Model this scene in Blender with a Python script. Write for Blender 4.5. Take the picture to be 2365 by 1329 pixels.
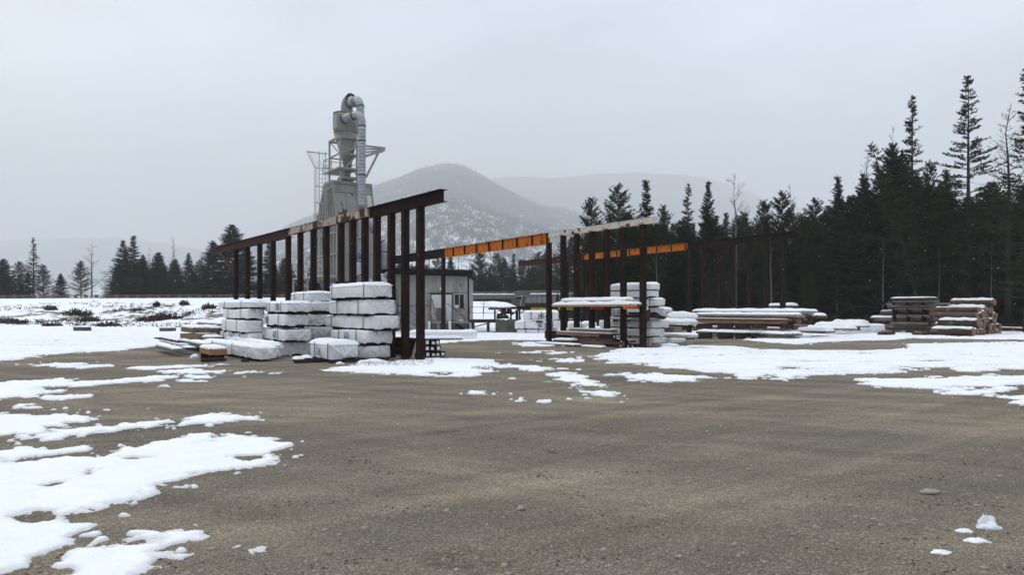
import bpy, math, random
import numpy as np
from mathutils import Vector, Matrix, noise as mnoise
R_ = math.radians
scene = bpy.context.scene
COL = scene.collection
for o in list(bpy.data.objects): bpy.data.objects.remove(o)

# ---------------------------------------------------------------- camera, sky, sun, exposure
F = 1708.0; CX = 1182.5; HZ = 715.0; EYE = 1.6      # focal length in px of a 2365 px wide view, horizon row, eye height
cam_d = bpy.data.cameras.new('camera'); cam = bpy.data.objects.new('camera', cam_d); COL.objects.link(cam)
cam.location = (0, 0, EYE); cam.rotation_euler = (R_(90), 0, 0)
cam_d.sensor_width = 36.0; cam_d.lens = F/2365*36.0
cam_d.shift_y = (HZ-664.5)/2365.0
cam_d.clip_start = 0.05; cam_d.clip_end = 30000
scene.camera = cam
scene.render.engine = 'CYCLES'
scene.render.resolution_x = 1024; scene.render.resolution_y = 576
scene.view_settings.view_transform = 'Standard'; scene.view_settings.look = 'None'
scene.view_settings.exposure = 0.42; scene.view_settings.gamma = 1.0
scene.cycles.volume_bounces = 2
scene.cycles.max_bounces = 6
SUN_EL, SUN_AZ = R_(48), R_(-60)
wd = bpy.data.worlds.new('World'); scene.world = wd; wd.use_nodes = True
nt = wd.node_tree; nt.nodes.clear()
def N(nt, t, **kw):
    n = nt.nodes.new(t)
    for k, v in kw.items():
        if k.startswith('i_'):
            n.inputs[k[2:].replace('_', ' ')].default_value = v
        else: setattr(n, k, v)
    return n
L = lambda nt, a, b: nt.links.new(a, b)
sky = N(nt, 'ShaderNodeTexSky', sky_type='NISHITA', sun_disc=False, sun_elevation=SUN_EL, sun_rotation=SUN_AZ, air_density=1.5, dust_density=4.0)
bg1 = N(nt, 'ShaderNodeBackground'); bg1.inputs['Strength'].default_value = 0.05
L(nt, sky.outputs[0], bg1.inputs['Color'])
tc = N(nt, 'ShaderNodeTexCoord'); sep = N(nt, 'ShaderNodeSeparateXYZ'); L(nt, tc.outputs['Generated'], sep.inputs[0])
rmp = N(nt, 'ShaderNodeValToRGB')                      # overcast sky: brighter overhead than at the horizon
e = rmp.color_ramp.elements
e[0].position = 0.0; e[0].color = (.425, .468, .520, 1)
e[1].position = 1.0; e[1].color = (.97, 1.02, 1.09, 1)
x = rmp.color_ramp.elements.new(.18); x.color = (.525, .568, .625, 1)
x = rmp.color_ramp.elements.new(.42); x.color = (.59, .634, .69, 1)
L(nt, sep.outputs['Z'], rmp.inputs[0])
mp = N(nt, 'ShaderNodeMapping'); mp.inputs['Scale'].default_value = (1.0, 1.0, 3.2); L(nt, tc.outputs['Generated'], mp.inputs[0])
nz = N(nt, 'ShaderNodeTexNoise'); nz.inputs['Scale'].default_value = 2.7; nz.inputs['Detail'].default_value = 4; nz.inputs['Roughness'].default_value = .5
L(nt, mp.outputs[0], nz.inputs['Vector'])
mr = N(nt, 'ShaderNodeMapRange'); mr.inputs[1].default_value = .3; mr.inputs[2].default_value = .7; mr.inputs[3].default_value = .74; mr.inputs[4].default_value = 1.40
L(nt, nz.outputs['Fac'], mr.inputs[0])
mx = N(nt, 'ShaderNodeVectorMath', operation='SCALE'); L(nt, rmp.outputs[0], mx.inputs[0]); L(nt, mr.outputs[0], mx.inputs['Scale'])
bg2 = N(nt, 'ShaderNodeBackground'); bg2.inputs['Strength'].default_value = 1.0; L(nt, mx.outputs[0], bg2.inputs['Color'])
ad = N(nt, 'ShaderNodeAddShader'); L(nt, bg1.outputs[0], ad.inputs[0]); L(nt, bg2.outputs[0], ad.inputs[1])
wo = N(nt, 'ShaderNodeOutputWorld'); L(nt, ad.outputs[0], wo.inputs[0])
sd_ = bpy.data.lights.new('sun', 'SUN'); sd_.energy = 0.5; sd_.angle = R_(30); sd_.color = (1, .97, .93)
sun = bpy.data.objects.new('sun', sd_); COL.objects.link(sun)
d = Vector((math.sin(SUN_AZ)*math.cos(SUN_EL), math.cos(SUN_AZ)*math.cos(SUN_EL), math.sin(SUN_EL)))
sun.rotation_euler = (-d).to_track_quat('-Z', 'Y').to_euler()

# ---------------------------------------------------------------- helpers
rnd = random.Random(7)
def P(px, py, D): return Vector(((px-CX)/F*D, D, EYE+(HZ-py)/F*D))
def G(px, py): 
    D = EYE*F/(py-HZ); return Vector(((px-CX)/F*D, D, 0))
def zz(py, D): return EYE+(HZ-py)/F*D
UX = Vector((-.56, .8285, 0)); VX = Vector((.8285, .56, 0)); ZX = Vector((0, 0, 1))
def solve(C, dirv, px):      # how far along dirv from C until the point stands in picture column px
    a = px-CX
    return (F*C.x-a*C.y)/(a*dirv.y-F*dirv.x)

def tag(o, label=None, cat=None, group=None, kind=None):
    if label: o['label'] = label
    if cat: o['category'] = cat
    if group: o['group'] = group
    if kind: o['kind'] = kind
    return o
def thing(name, label, cat, loc=(0, 0, 0), group=None):
    o = bpy.data.objects.new(name, None); COL.objects.link(o); o.location = loc; o.empty_display_size = .3
    return tag(o, label, cat, group)
def org(p):
    v = Vector((0, 0, 0))
    while p is not None: v += Vector(p.location); p = p.parent
    return v
class MB:
    def __init__(s): s.v = []; s.f = []; s.sm = []
    def add(s, vs, fs, smooth=False):
        n = len(s.v); s.v += [tuple(v) for v in vs]; s.f += [tuple(i+n for i in f) for f in fs]; s.sm += [smooth]*len(fs); return s
    def box(s, C, a, b, c):   # corner C, edge vectors
        C = Vector(C); P_ = [C, C+a, C+a+b, C+b, C+c, C+a+c, C+a+b+c, C+b+c]
        fs = [(0, 3, 2, 1), (4, 5, 6, 7), (0, 1, 5, 4), (1, 2, 6, 5), (2, 3, 7, 6), (3, 0, 4, 7)]
        if a.cross(b).dot(c) < 0: fs = [tuple(reversed(f)) for f in fs]
        return s.add(P_, fs)
    def cbox(s, c, sx, sy, sz, ax=None, ay=None):   # centre of the base
        ax = ax or Vector((1, 0, 0)); ay = ay or Vector((0, 1, 0))
        return s.box(Vector(c)-ax*sx/2-ay*sy/2, ax*sx, ay*sy, ZX*sz)
    def bar(s, p, q, w, h=None, up=None):    # rectangular bar between two points
        p = Vector(p); q = Vector(q); h = h or w; d = q-p
        up = Vector(up) if up else (ZX if abs(d.normalized().z) < .95 else Vector((0, 1, 0)))
        a = d.cross(up).normalized(); b = a.cross(d).normalized()
        return s.box(p-a*w/2-b*h/2, d, a*w, b*h)
    def tube(s, pts, r, n=8, cap=True, smooth=True):
        pts = [Vector(p) for p in pts]
        rs = r if isinstance(r, (list, tuple)) else [r]*len(pts)
        vs = []; a = None
        for i, p in enumerate(pts):
            d = (pts[min(i+1, len(pts)-1)]-pts[max(i-1, 0)]).normalized()
            if a is None:
                a = d.cross(ZX if abs(d.z) < .9 else Vector((1, 0, 0))).normalized()
            else: a = (a-d*a.dot(d)).normalized()
            b = d.cross(a)
            for k in range(n):
                t = 2*math.pi*k/n; vs.append(p+a*math.cos(t)*rs[i]+b*math.sin(t)*rs[i])
        fs = []
        for i in range(len(pts)-1):
            for k in range(n):
                k2 = (k+1) % n; fs.append((i*n+k, i*n+k2, (i+1)*n+k2, (i+1)*n+k))
        s.add(vs, fs, smooth)
        if cap:
            m = len(s.v)-len(vs)
            s.f.append(tuple(m+k for k in reversed(range(n)))); s.f.append(tuple(m+(len(pts)-1)*n+k for k in range(n))); s.sm += [False]*2
        return s
    def build(s, name, mat, parent=None, label=None):
        o0 = org(parent)
        me = bpy.data.meshes.new(name)
        me.from_pydata([(v[0]-o0.x, v[1]-o0.y, v[2]-o0.z) for v in s.v], [], s.f)
        me.polygons.foreach_set('use_smooth', s.sm)
        me.materials.append(mat)
        o = bpy.data.objects.new(name, me); COL.objects.link(o); o.parent = parent
        if label: o['label'] = label
        return o
def npmesh(name, V, Fq, mat, parent=None, smooth=False):
    """fast mesh from numpy arrays; Fq is (n,3) or (n,4)"""
    me = bpy.data.meshes.new(name); k = Fq.shape[1]
    me.vertices.add(len(V)); me.vertices.foreach_set('co', np.ascontiguousarray(V, dtype=np.float32).ravel())
    me.loops.add(Fq.size); me.loops.foreach_set('vertex_index', np.ascontiguousarray(Fq, dtype=np.int32).ravel())
    me.polygons.add(len(Fq)); me.polygons.foreach_set('loop_start', np.arange(0, Fq.size, k, dtype=np.int32))
    me.polygons.foreach_set('use_smooth', np.full(len(Fq), smooth))
    me.update(calc_edges=True); me.materials.append(mat)
    o = bpy.data.objects.new(name, me); COL.objects.link(o); o.parent = parent
    return o
def hashf(ix, iy, seed):
    h = (ix.astype(np.int64)*374761393+iy.astype(np.int64)*668265263+seed*1442695041) & 0xffffffff
    h = ((h ^ (h >> 13))*1274126177) & 0xffffffff
    h = (h ^ (h >> 16)) & 0xffffff
    return h/float(0xffffff)
def vn(x, y, seed=0):
    xi = np.floor(x); yi = np.floor(y); fx = x-xi; fy = y-yi
    fx = fx*fx*(3-2*fx); fy = fy*fy*(3-2*fy)
    a = hashf(xi, yi, seed); b = hashf(xi+1, yi, seed); c = hashf(xi, yi+1, seed); d = hashf(xi+1, yi+1, seed)
    return (a*(1-fx)+b*fx)*(1-fy)+(c*(1-fx)+d*fx)*fy
def fbm(x, y, seed=0, oc=4, gain=.5):
    s = 0; a = 1; t = 0
    for i in range(oc):
        s = s+a*vn(x*2**i+i*17.3, y*2**i-i*9.1, seed+i*31); t += a; a *= gain
    return s/t*2-1          # -1..1
def sstep(t): t = np.clip(t, 0, 1); return t*t*(3-2*t)

# ---------------------------------------------------------------- materials
def mat(name, base=(.5, .5, .5), rough=.8, metal=0.0, spec=.3):
    m = bpy.data.materials.new(name); m.use_nodes = True; t = m.node_tree; b = t.nodes['Principled BSDF']
    b.inputs['Base Color'].default_value = (*base, 1); b.inputs['Roughness'].default_value = rough
    b.inputs['Metallic'].default_value = metal; b.inputs['Specular IOR Level'].default_value = spec
    return m, t, b
def ramp(t, pts):
    r = N(t, 'ShaderNodeValToRGB'); e = r.color_ramp.elements
    e[0].position, e[0].color = pts[0][0], (*pts[0][1], 1); e[1].position, e[1].color = pts[-1][0], (*pts[-1][1], 1)
    for p, c in pts[1:-1]: q = e.new(p); q.color = (*c, 1)
    return r
def noisy(name, c1, c2, scale=4, detail=6, rough=.85, bump=.3, bdist=.02, stretch=(1, 1, 1), metal=0, spec=.12, c3=None, s3=1.0, t3=(.55, .65), bscale=None, percopy=0.0):
    """two-tone procedural material with an optional third tone in blotches and a bump"""
    m, t, b = mat(name, c1, rough, metal, spec)
    co = N(t, 'ShaderNodeTexCoord'); mp = N(t, 'ShaderNodeMapping'); mp.inputs['Scale'].default_value = stretch
    L(t, co.outputs['Object'], mp.inputs[0])
    vec = mp.outputs[0]
    if percopy:
        oi = N(t, 'ShaderNodeObjectInfo'); ad = N(t, 'ShaderNodeVectorMath', operation='ADD'); sc = N(t, 'ShaderNodeMath', operation='MULTIPLY'); sc.inputs[1].default_value = 57.0
        L(t, oi.outputs['Random'], sc.inputs[0]); L(t, vec, ad.inputs[0]); L(t, sc.outputs[0], ad.inputs[1]); vec = ad.outputs[0]
    n = N(t, 'ShaderNodeTexNoise'); n.inputs['Scale'].default_value = scale; n.inputs['Detail'].default_value = detail; n.inputs['Roughness'].default_value = .6
    L(t, vec, n.inputs['Vector'])
    r = ramp(t, [(.32, c1), (.68, c2)]); L(t, n.outputs['Fac'], r.inputs[0]); out = r.outputs[0]
    if c3:
        n3 = N(t, 'ShaderNodeTexNoise'); n3.inputs['Scale'].default_value = s3; n3.inputs['Detail'].default_value = 5; L(t, vec, n3.inputs['Vector'])
        r3 = ramp(t, [(t3[0], (0, 0, 0)), (t3[1], (1, 1, 1))]); L(t, n3.outputs['Fac'], r3.inputs[0])
        mi = N(t, 'ShaderNodeMix', data_type='RGBA'); L(t, r3.outputs[0], mi.inputs[0]); L(t, out, mi.inputs[6]); mi.inputs[7].default_value = (*c3, 1); out = mi.outputs[2]
    if percopy:
        hs = N(t, 'ShaderNodeHueSaturation'); mr = N(t, 'ShaderNodeMapRange'); mr.inputs[3].default_value = 1-percopy; mr.inputs[4].default_value = 1+percopy
        L(t, oi.outputs['Random'], mr.inputs[0]); L(t, mr.outputs[0], hs.inputs['Value']); L(t, out, hs.inputs['Color']); out = hs.outputs[0]
    L(t, out, b.inputs['Base Color'])
    if bump:
        nb = N(t, 'ShaderNodeTexNoise'); nb.inputs['Scale'].default_value = bscale or scale*3; nb.inputs['Detail'].default_value = 5; L(t, vec, nb.inputs['Vector'])
        bp = N(t, 'ShaderNodeBump'); bp.inputs['Strength'].default_value = bump; bp.inputs['Distance'].default_value = bdist
        L(t, nb.outputs['Fac'], bp.inputs['Height']); L(t, bp.outputs[0], b.inputs['Normal'])
    return m
M = {}
M['rust'] = noisy('rusty_steel', (.013, .0068, .0058), (.027, .0115, .0090), 3, stretch=(1, 1, .6), bump=.4, rough=.8, c3=(.010, .0065, .006), s3=1.3)
M['rust2'] = noisy('weathered_brown_steel', (.022, .013, .011), (.013, .0085, .0075), 2.2, stretch=(1, 1, .5), bump=.4, rough=.85)
M['rustred'] = noisy('red_brown_primer_steel', (.050, .020, .016), (.030, .013, .011), 3, bump=.3, rough=.75)
M['orange'] = noisy('orange_paint', (.58, .17, .015), (.40, .11, .014), 2.2, bump=.15, rough=.75, c3=(.12, .04, .018), s3=2.6, t3=(.60, .68), stretch=(1, 1, .45))
M['orange2'] = noisy('bright_orange_paint', (.75, .14, .015), (.62, .10, .012), 2.5, bump=.15, rough=.55)
M['red'] = noisy('red_paint', (.42, .035, .012), (.30, .025, .012), 2.5, bump=.15, rough=.6)
M['yellow'] = noisy('yellow_paint', (.50, .32, .02), (.36, .22, .02), 2.5, bump=.15, rough=.6)
M['peel'] = noisy('peeling_white_paint', (.66, .63, .56), (.50, .46, .40), 3, bump=.3, rough=.7, c3=(.10, .045, .03), s3=2.4, t3=(.60, .64))
M['galv'] = noisy('galvanised_duct', (.26, .29, .32), (.36, .39, .42), 2.5, bump=.2, rough=.45, metal=.35, spec=.5)
M['greypaint'] = noisy('grey_painted_steel', (.29, .285, .265), (.36, .355, .335), 1.3, bump=.2, rough=.7, stretch=(1, 1, .4), c3=(.20, .185, .165), s3=.9, t3=(.56, .72))
M['peelgrey'] = noisy('grey_paint_with_peeled_patches', (.27, .28, .275), (.34, .345, .335), 1.3, bump=.2, rough=.7, c3=(.09, .055, .045), s3=1.1, t3=(.60, .63))
M['railpaint'] = noisy('light_rail_paint', (.38, .38, .37), (.46, .46, .45), 5, bump=.1, rough=.7)
M['darksteel'] = noisy('dark_steel', (.045, .045, .048), (.075, .07, .068), 3, bump=.2, rough=.7)
M['collar'] = noisy('dark_collar', (.03, .032, .036), (.05, .05, .055), 3, bump=.1, rough=.6)
M['blue'] = noisy('faded_blue_paint', (.08, .12, .20), (.12, .16, .23), 3, bump=.1, rough=.6)
M['strap'] = noisy('black_strap', (.02, .02, .022), (.04, .04, .042), 8, bump=.1, rough=.6)
M['ink'] = noisy('blue_ink', (.03, .09, .20), (.05, .13, .27), 9, bump=0, rough=.8)
M['inkdark'] = noisy('dark_ink', (.05, .055, .07), (.08, .085, .10), 9, bump=0, rough=.8)
M['inkteal'] = noisy('faded_teal_print', (.22, .46, .40), (.42, .56, .53), 9, bump=0, rough=.8, c3=(.62, .65, .66), s3=6, t3=(.45, .55))
M['darkwood'] = noisy('wet_dark_wood', (.025, .02, .017), (.05, .038, .03), 5, bump=.4, rough=.9)
M['lumber'] = noisy('brown_lumber', (.135, .092, .060), (.20, .145, .098), 2.2, stretch=(1, 1, 4), bump=.4, rough=.85, percopy=.3)
M['lumberdk'] = noisy('brown_weathered_lumber', (.085, .052, .035), (.14, .09, .062), 2.2, stretch=(1, 1, 4), bump=.4, rough=.85, percopy=.35)
M['lumbergrey'] = noisy('grey_weathered_lumber', (.17, .15, .135), (.25, .225, .20), 2.2, stretch=(1, 1, 4), bump=.4, rough=.9, percopy=.3)
M['lumbernew'] = noisy('fresh_tan_lumber', (.40, .27, .16), (.50, .36, .23), 1.8, stretch=(1, 1, 4), bump=.25, rough=.8, percopy=.15)
M['lumberorange'] = noisy('orange_lumber', (.30, .15, .070), (.36, .195, .095), 2.0, stretch=(1, 1, 5), bump=.3, rough=.8)
M['endgrain'] = noisy('cut_log_end', (.27, .18, .12), (.17, .115, .08), 3, bump=.3, rough=.9)
M['bark'] = noisy('log_bark', (.105, .072, .050), (.06, .044, .034), 3.5, bump=.8, rough=.95, percopy=.3, c3=(.21, .13, .075), s3=1.5, t3=(.55, .65))
M['concrete'] = noisy('weathered_concrete', (.15, .143, .13), (.085, .08, .073), 1.5, bump=.5, rough=.95)
M['concretelt'] = noisy('pale_concrete', (.30, .30, .30), (.22, .22, .22), 1.2, bump=.3, rough=.95, stretch=(1, 1, .4))
M['white'] = noisy('white_panel', (.66, .70, .74), (.72, .75, .78), 1.5, bump=.05, rough=.6)
M['black'] = noisy('black_trim', (.010, .010, .011), (.018, .018, .020), 2, bump=.1, rough=.9)
M['glass'] = noisy('dark_glass', (.012, .014, .018), (.02, .022, .026), 2, bump=0, rough=.15, spec=.5)
M['peelrust'] = noisy('rusty_steel_with_remnant_white_paint', (.46, .41, .34), (.30, .25, .20), 3, bump=.3, rough=.8, c3=(.055, .025, .017), s3=2.0, t3=(.46, .53))
M['yellowdull'] = noisy('faded_yellow_rail', (.20, .155, .06), (.26, .20, .09), 2.5, bump=.1, rough=.8)
M['lumberred'] = noisy('red_brown_lumber', (.21, .115, .075), (.27, .16, .11), 2.2, stretch=(1, 1, 4), bump=.4, rough=.85, percopy=.3)
M['tape'] = noisy('white_tag', (.8, .82, .85), (.85, .86, .88), 2, bump=0, rough=.6)
M['clod'] = noisy('wet_dirt', (.10, .082, .060), (.15, .122, .088), 20, bump=.4, rough=.95)
M['rock'] = noisy('river_stone', (.24, .215, .18), (.38, .35, .30), 9, bump=.3, rough=.85)
M['brush'] = noisy('dead_brush', (.035, .028, .022), (.06, .045, .035), 3, bump=0, rough=.95)
M['brushred'] = noisy('red_brown_brush', (.06, .032, .022), (.085, .05, .035), 3, bump=0, rough=.95)
M['trunk'] = noisy('tree_bark', (.028, .024, .020), (.055, .047, .04), 6, bump=.6, rough=.95, stretch=(1, 1, .3))
M['birch'] = noisy('pale_bark', (.22, .21, .20), (.13, .125, .12), 3, bump=.4, rough=.95, stretch=(1, 1, 3))
M['twig'] = noisy('bare_twigs', (.05, .042, .036), (.075, .062, .053), 4, bump=0, rough=.95)
M['wall'] = noisy('grey_corrugated_siding', (.38, .37, .35), (.45, .44, .42), .9, bump=.15, rough=.7, stretch=(1, 1, .3), c3=(.24, .23, .215), s3=1.2, t3=(.5, .75))
M['snow'] = None
def snow_mat(name, grit=0.0):
    m, t, b = mat(name, (.84, .87, .90), .7, 0, .25)
    co = N(t, 'ShaderNodeTexCoord')
    n = N(t, 'ShaderNodeTexNoise'); n.inputs['Scale'].default_value = 3.5; n.inputs['Detail'].default_value = 9; n.inputs['Roughness'].default_value = .65; L(t, co.outputs['Object'], n.inputs['Vector'])
    n2 = N(t, 'ShaderNodeTexNoise'); n2.inputs['Scale'].default_value = 60; n2.inputs['Detail'].default_value = 4; L(t, co.outputs['Object'], n2.inputs['Vector'])
    ad = N(t, 'ShaderNodeMath', operation='MULTIPLY_ADD'); ad.inputs[1].default_value = .18; L(t, n2.outputs['Fac'], ad.inputs[0]); L(t, n.outputs['Fac'], ad.inputs[2])
    bp = N(t, 'ShaderNodeBump'); bp.inputs['Strength'].default_value = .5; bp.inputs['Distance'].default_value = .05; L(t, ad.outputs[0], bp.inputs['Height']); L(t, bp.outputs[0], b.inputs['Normal'])
    r = ramp(t, [(.3, (.80, .84, .885)), (.65, (.88, .90, .93))]); L(t, n.outputs['Fac'], r.inputs[0])
    out = r.outputs[0]
    if grit:
        n3 = N(t, 'ShaderNodeTexNoise'); n3.inputs['Scale'].default_value = 22; n3.inputs['Detail'].default_value = 6; n3.inputs['Roughness'].default_value = .7; L(t, co.outputs['Object'], n3.inputs['Vector'])
        r3 = ramp(t, [(.60, (0, 0, 0)), (.72, (grit, grit, grit))]); L(t, n3.outputs['Fac'], r3.inputs[0])
        mi = N(t, 'ShaderNodeMix', data_type='RGBA'); L(t, r3.outputs[0], mi.inputs[0]); L(t, out, mi.inputs[6]); mi.inputs[7].default_value = (.40, .37, .33, 1); out = mi.outputs[2]
    if grit:
        aa = N(t, 'ShaderNodeAttribute', attribute_name='edge'); ra = ramp(t, [(0, (1, 1, 1)), (.09, (0, 0, 0))]); n4 = N(t, 'ShaderNodeMath', operation='MULTIPLY_ADD'); n4.inputs[1].default_value = -.10; L(t, n.outputs['Fac'], n4.inputs[0]); a4 = N(t, 'ShaderNodeMath', operation='ADD'); a4.inputs[1].default_value = .05; L(t, aa.outputs['Fac'], n4.inputs[2]); L(t, n4.outputs[0], a4.inputs[0]); L(t, a4.outputs[0], ra.inputs[0])
        ml = N(t, 'ShaderNodeMath', operation='MULTIPLY'); ml.inputs[1].default_value = .6; L(t, ra.outputs[0], ml.inputs[0])
        mi = N(t, 'ShaderNodeMix', data_type='RGBA'); L(t, ml.outputs[0], mi.inputs[0]); L(t, out, mi.inputs[6]); mi.inputs[7].default_value = (.42, .40, .37, 1); out = mi.outputs[2]
    L(t, out, b.inputs['Base Color'])
    b.inputs['Subsurface Weight'].default_value = 0.0
    return m
M['snow'] = snow_mat('snow'); M['snowground'] = snow_mat('snow_with_grit', .45)
def wrap_mat():
    m, t, b = mat('grey_white_lumber_wrap', (.7, .72, .74), .6, 0, .3)
    co = N(t, 'ShaderNodeTexCoord'); oi = N(t, 'ShaderNodeObjectInfo')
    sc = N(t, 'ShaderNodeMath', operation='MULTIPLY'); sc.inputs[1].default_value = 43; L(t, oi.outputs['Random'], sc.inputs[0])
    av = N(t, 'ShaderNodeVectorMath', operation='ADD'); L(t, co.outputs['Object'], av.inputs[0]); L(t, sc.outputs[0], av.inputs[1])
    w = N(t, 'ShaderNodeTexNoise'); w.inputs['Scale'].default_value = 1.0; w.inputs['Detail'].default_value = 3; w.inputs['Distortion'].default_value = 1.2
    mp = N(t, 'ShaderNodeMapping'); mp.inputs['Rotation'].default_value = (.5, .7, .3); mp.inputs['Scale'].default_value = (1, 3.5, 1.6); L(t, av.outputs[0], mp.inputs[0]); L(t, mp.outputs[0], w.inputs['Vector'])
    # sharp folds: distance of the noise from its middle value
    a = N(t, 'ShaderNodeMath', operation='SUBTRACT'); a.inputs[1].default_value = .5; L(t, w.outputs['Fac'], a.inputs[0])
    ab = N(t, 'ShaderNodeMath', operation='ABSOLUTE'); L(t, a.outputs[0], ab.inputs[0])
    pw = N(t, 'ShaderNodeMath', operation='POWER'); pw.inputs[1].default_value = .6; L(t, ab.outputs[0], pw.inputs[0])
    bp = N(t, 'ShaderNodeBump'); bp.inputs['Strength'].default_value = .9; bp.inputs['Distance'].default_value = .075; L(t, pw.outputs[0], bp.inputs['Height']); L(t, bp.outputs[0], b.inputs['Normal'])
    n = N(t, 'ShaderNodeTexNoise'); n.inputs['Scale'].default_value = 2.5; n.inputs['Detail'].default_value = 6; L(t, av.outputs[0], n.inputs['Vector'])
    r = ramp(t, [(.3, (.72, .735, .75)), (.6, (.77, .785, .80))]); L(t, n.outputs['Fac'], r.inputs[0]); L(t, r.outputs[0], b.inputs['Base Color'])
    return m
M['wrap'] = wrap_mat()
def needle_mat(name, c1, c2):
    m, t, b = mat(name, c1, .85, 0, .2)
    oi = N(t, 'ShaderNodeObjectInfo'); co = N(t, 'ShaderNodeTexCoord')
    n = N(t, 'ShaderNodeTexNoise'); n.inputs['Scale'].default_value = .9; n.inputs['Detail'].default_value = 4; L(t, co.outputs['Object'], n.inputs['Vector'])
    r = ramp(t, [(.35, c1), (.65, c2)]); L(t, n.outputs['Fac'], r.inputs[0])
    hs = N(t, 'ShaderNodeHueSaturation'); mr = N(t, 'ShaderNodeMapRange'); mr.inputs[3].default_value = .7; mr.inputs[4].default_value = 1.4; L(t, oi.outputs['Random'], mr.inputs[0]); L(t, mr.outputs[0], hs.inputs['Value'])
    mh = N(t, 'ShaderNodeMapRange'); mh.inputs[3].default_value = .47; mh.inputs[4].default_value = .52; L(t, oi.outputs['Random'], mh.inputs[0]); L(t, mh.outputs[0], hs.inputs['Hue'])
    L(t, r.outputs[0], hs.inputs['Color']); L(t, hs.outputs[0], b.inputs['Base Color'])
    return m
M['needle'] = needle_mat('spruce_needles', (.015, .025, .011), (.032, .044, .018))
M['needlep'] = needle_mat('pine_needles', (.019, .028, .009), (.037, .047, .017))
def gravel_mat():
    m, t, b = mat('wet_gravel_yard', (.14, .12, .09), .95, 0, .15)
    co = N(t, 'ShaderNodeTexCoord'); O = co.outputs['Object']
    def nz(scale, detail=5, rough=.6, st=None, rot=None, dist=0):
        v = O
        if st:
            m0 = N(t, 'ShaderNodeMapping'); m0.inputs['Rotation'].default_value = rot or (0, 0, 0); L(t, O, m0.inputs[0]); mp = N(t, 'ShaderNodeMapping'); mp.inputs['Scale'].default_value = st; L(t, m0.outputs[0], mp.inputs[0]); v = mp.outputs[0]
        n = N(t, 'ShaderNodeTexNoise'); n.inputs['Scale'].default_value = scale; n.inputs['Detail'].default_value = detail; n.inputs['Roughness'].default_value = rough; n.inputs['Distortion'].default_value = dist; L(t, v, n.inputs['Vector']); return n.outputs['Fac']
    def mul(a, b_, f=1.0):
        mi = N(t, 'ShaderNodeMix', data_type='RGBA', blend_type='MULTIPLY'); mi.inputs[0].default_value = f; L(t, a, mi.inputs[6]); L(t, b_, mi.inputs[7]); return mi.outputs[2]
    def mixc(f, a, c):
        mi = N(t, 'ShaderNodeMix', data_type='RGBA'); L(t, f, mi.inputs[0]); L(t, a, mi.inputs[6]); mi.inputs[7].default_value = (*c, 1); return mi.outputs[2]
    base = ramp(t, [(.30, (.262, .226, .176)), (.50, (.318, .276, .216)), (.70, (.365, .322, .246))]); L(t, nz(.22, 6, .6), base.inputs[0])
    c = base.outputs[0]
    g = ramp(t, [(.42, (0, 0, 0)), (.7, (.6, .6, .6))]); L(t, nz(.35, 4, .5, st=(1, 1, 1), dist=.4), g.inputs[0]); c = mixc(g.outputs[0], c, (.200, .190, .162))
    # wheel streaks across the view and a second set on the diagonal
    s1 = ramp(t, [(.34, (.90, .90, .90)), (.5, (1, 1, 1)), (.60, (1.0, 1.0, 1.0)), (.69, (1.22, 1.20, 1.15))]); L(t, nz(1.0, 5, .55, st=(.05, 1.5, 1), rot=(0, 0, R_(4))), s1.inputs[0]); c = mul(c, s1.outputs[0])
    s2 = ramp(t, [(.36, (.82, .82, .82)), (.56, (1, 1, 1)), (.68, (1.15, 1.14, 1.11))]); L(t, nz(1.0, 5, .55, st=(.09, 1.5, 1), rot=(0, 0, R_(-38)), dist=.3), s2.inputs[0]); c = mul(c, s2.outputs[0])
    s3 = ramp(t, [(.38, (.88, .875, .87)), (.52, (1, 1, 1)), (.66, (1.18, 1.16, 1.12))]); L(t, nz(1.0, 4, .55, st=(.13, 1.1, 1), rot=(0, 0, R_(28)), dist=.5), s3.inputs[0]); c = mul(c, s3.outputs[0])
    # tyre tracks: pairs of bands following wide curves across the yard
    for cx_, cy_, R0, half, wd_, gain in ((-21.2, 39.5, 40.0, .85, .17, 1.14), (-27.5, 47, 51.0, .85, .14, 1.10), (2, -60, 72.3, .9, .18, 1.14), (-6, -58, 74.6, .9, .14, .90), (8, 62, 50.5, .9, .18, 1.12), (30, 40, 38.5, .9, .15, 1.10)):
        ds = N(t, 'ShaderNodeVectorMath', operation='DISTANCE'); L(t, O, ds.inputs[0]); ds.inputs[1].default_value = (cx_, cy_, 0); cur = ds.outputs['Value']
        for sub_ in (R0, half):
            s_n = N(t, 'ShaderNodeMath', operation='SUBTRACT'); s_n.inputs[1].default_value = sub_; L(t, cur, s_n.inputs[0]); a_n = N(t, 'ShaderNodeMath', operation='ABSOLUTE'); L(t, s_n.outputs[0], a_n.inputs[0]); cur = a_n.outputs[0]
        jn = N(t, 'ShaderNodeMath', operation='MULTIPLY_ADD'); L(t, nz(1.6, 6, .7), jn.inputs[0]); jn.inputs[1].default_value = -.5; L(t, cur, jn.inputs[2]); j2 = N(t, 'ShaderNodeMath', operation='ADD'); j2.inputs[1].default_value = .25; L(t, jn.outputs[0], j2.inputs[0])
        rt = ramp(t, [(0, (gain, gain*.99, gain*.96)), (wd_*.6, (gain, gain*.99, gain*.96)), (wd_*1.25, (1, 1, 1))]); L(t, j2.outputs[0], rt.inputs[0]); c = mul(c, rt.outputs[0])
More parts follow.
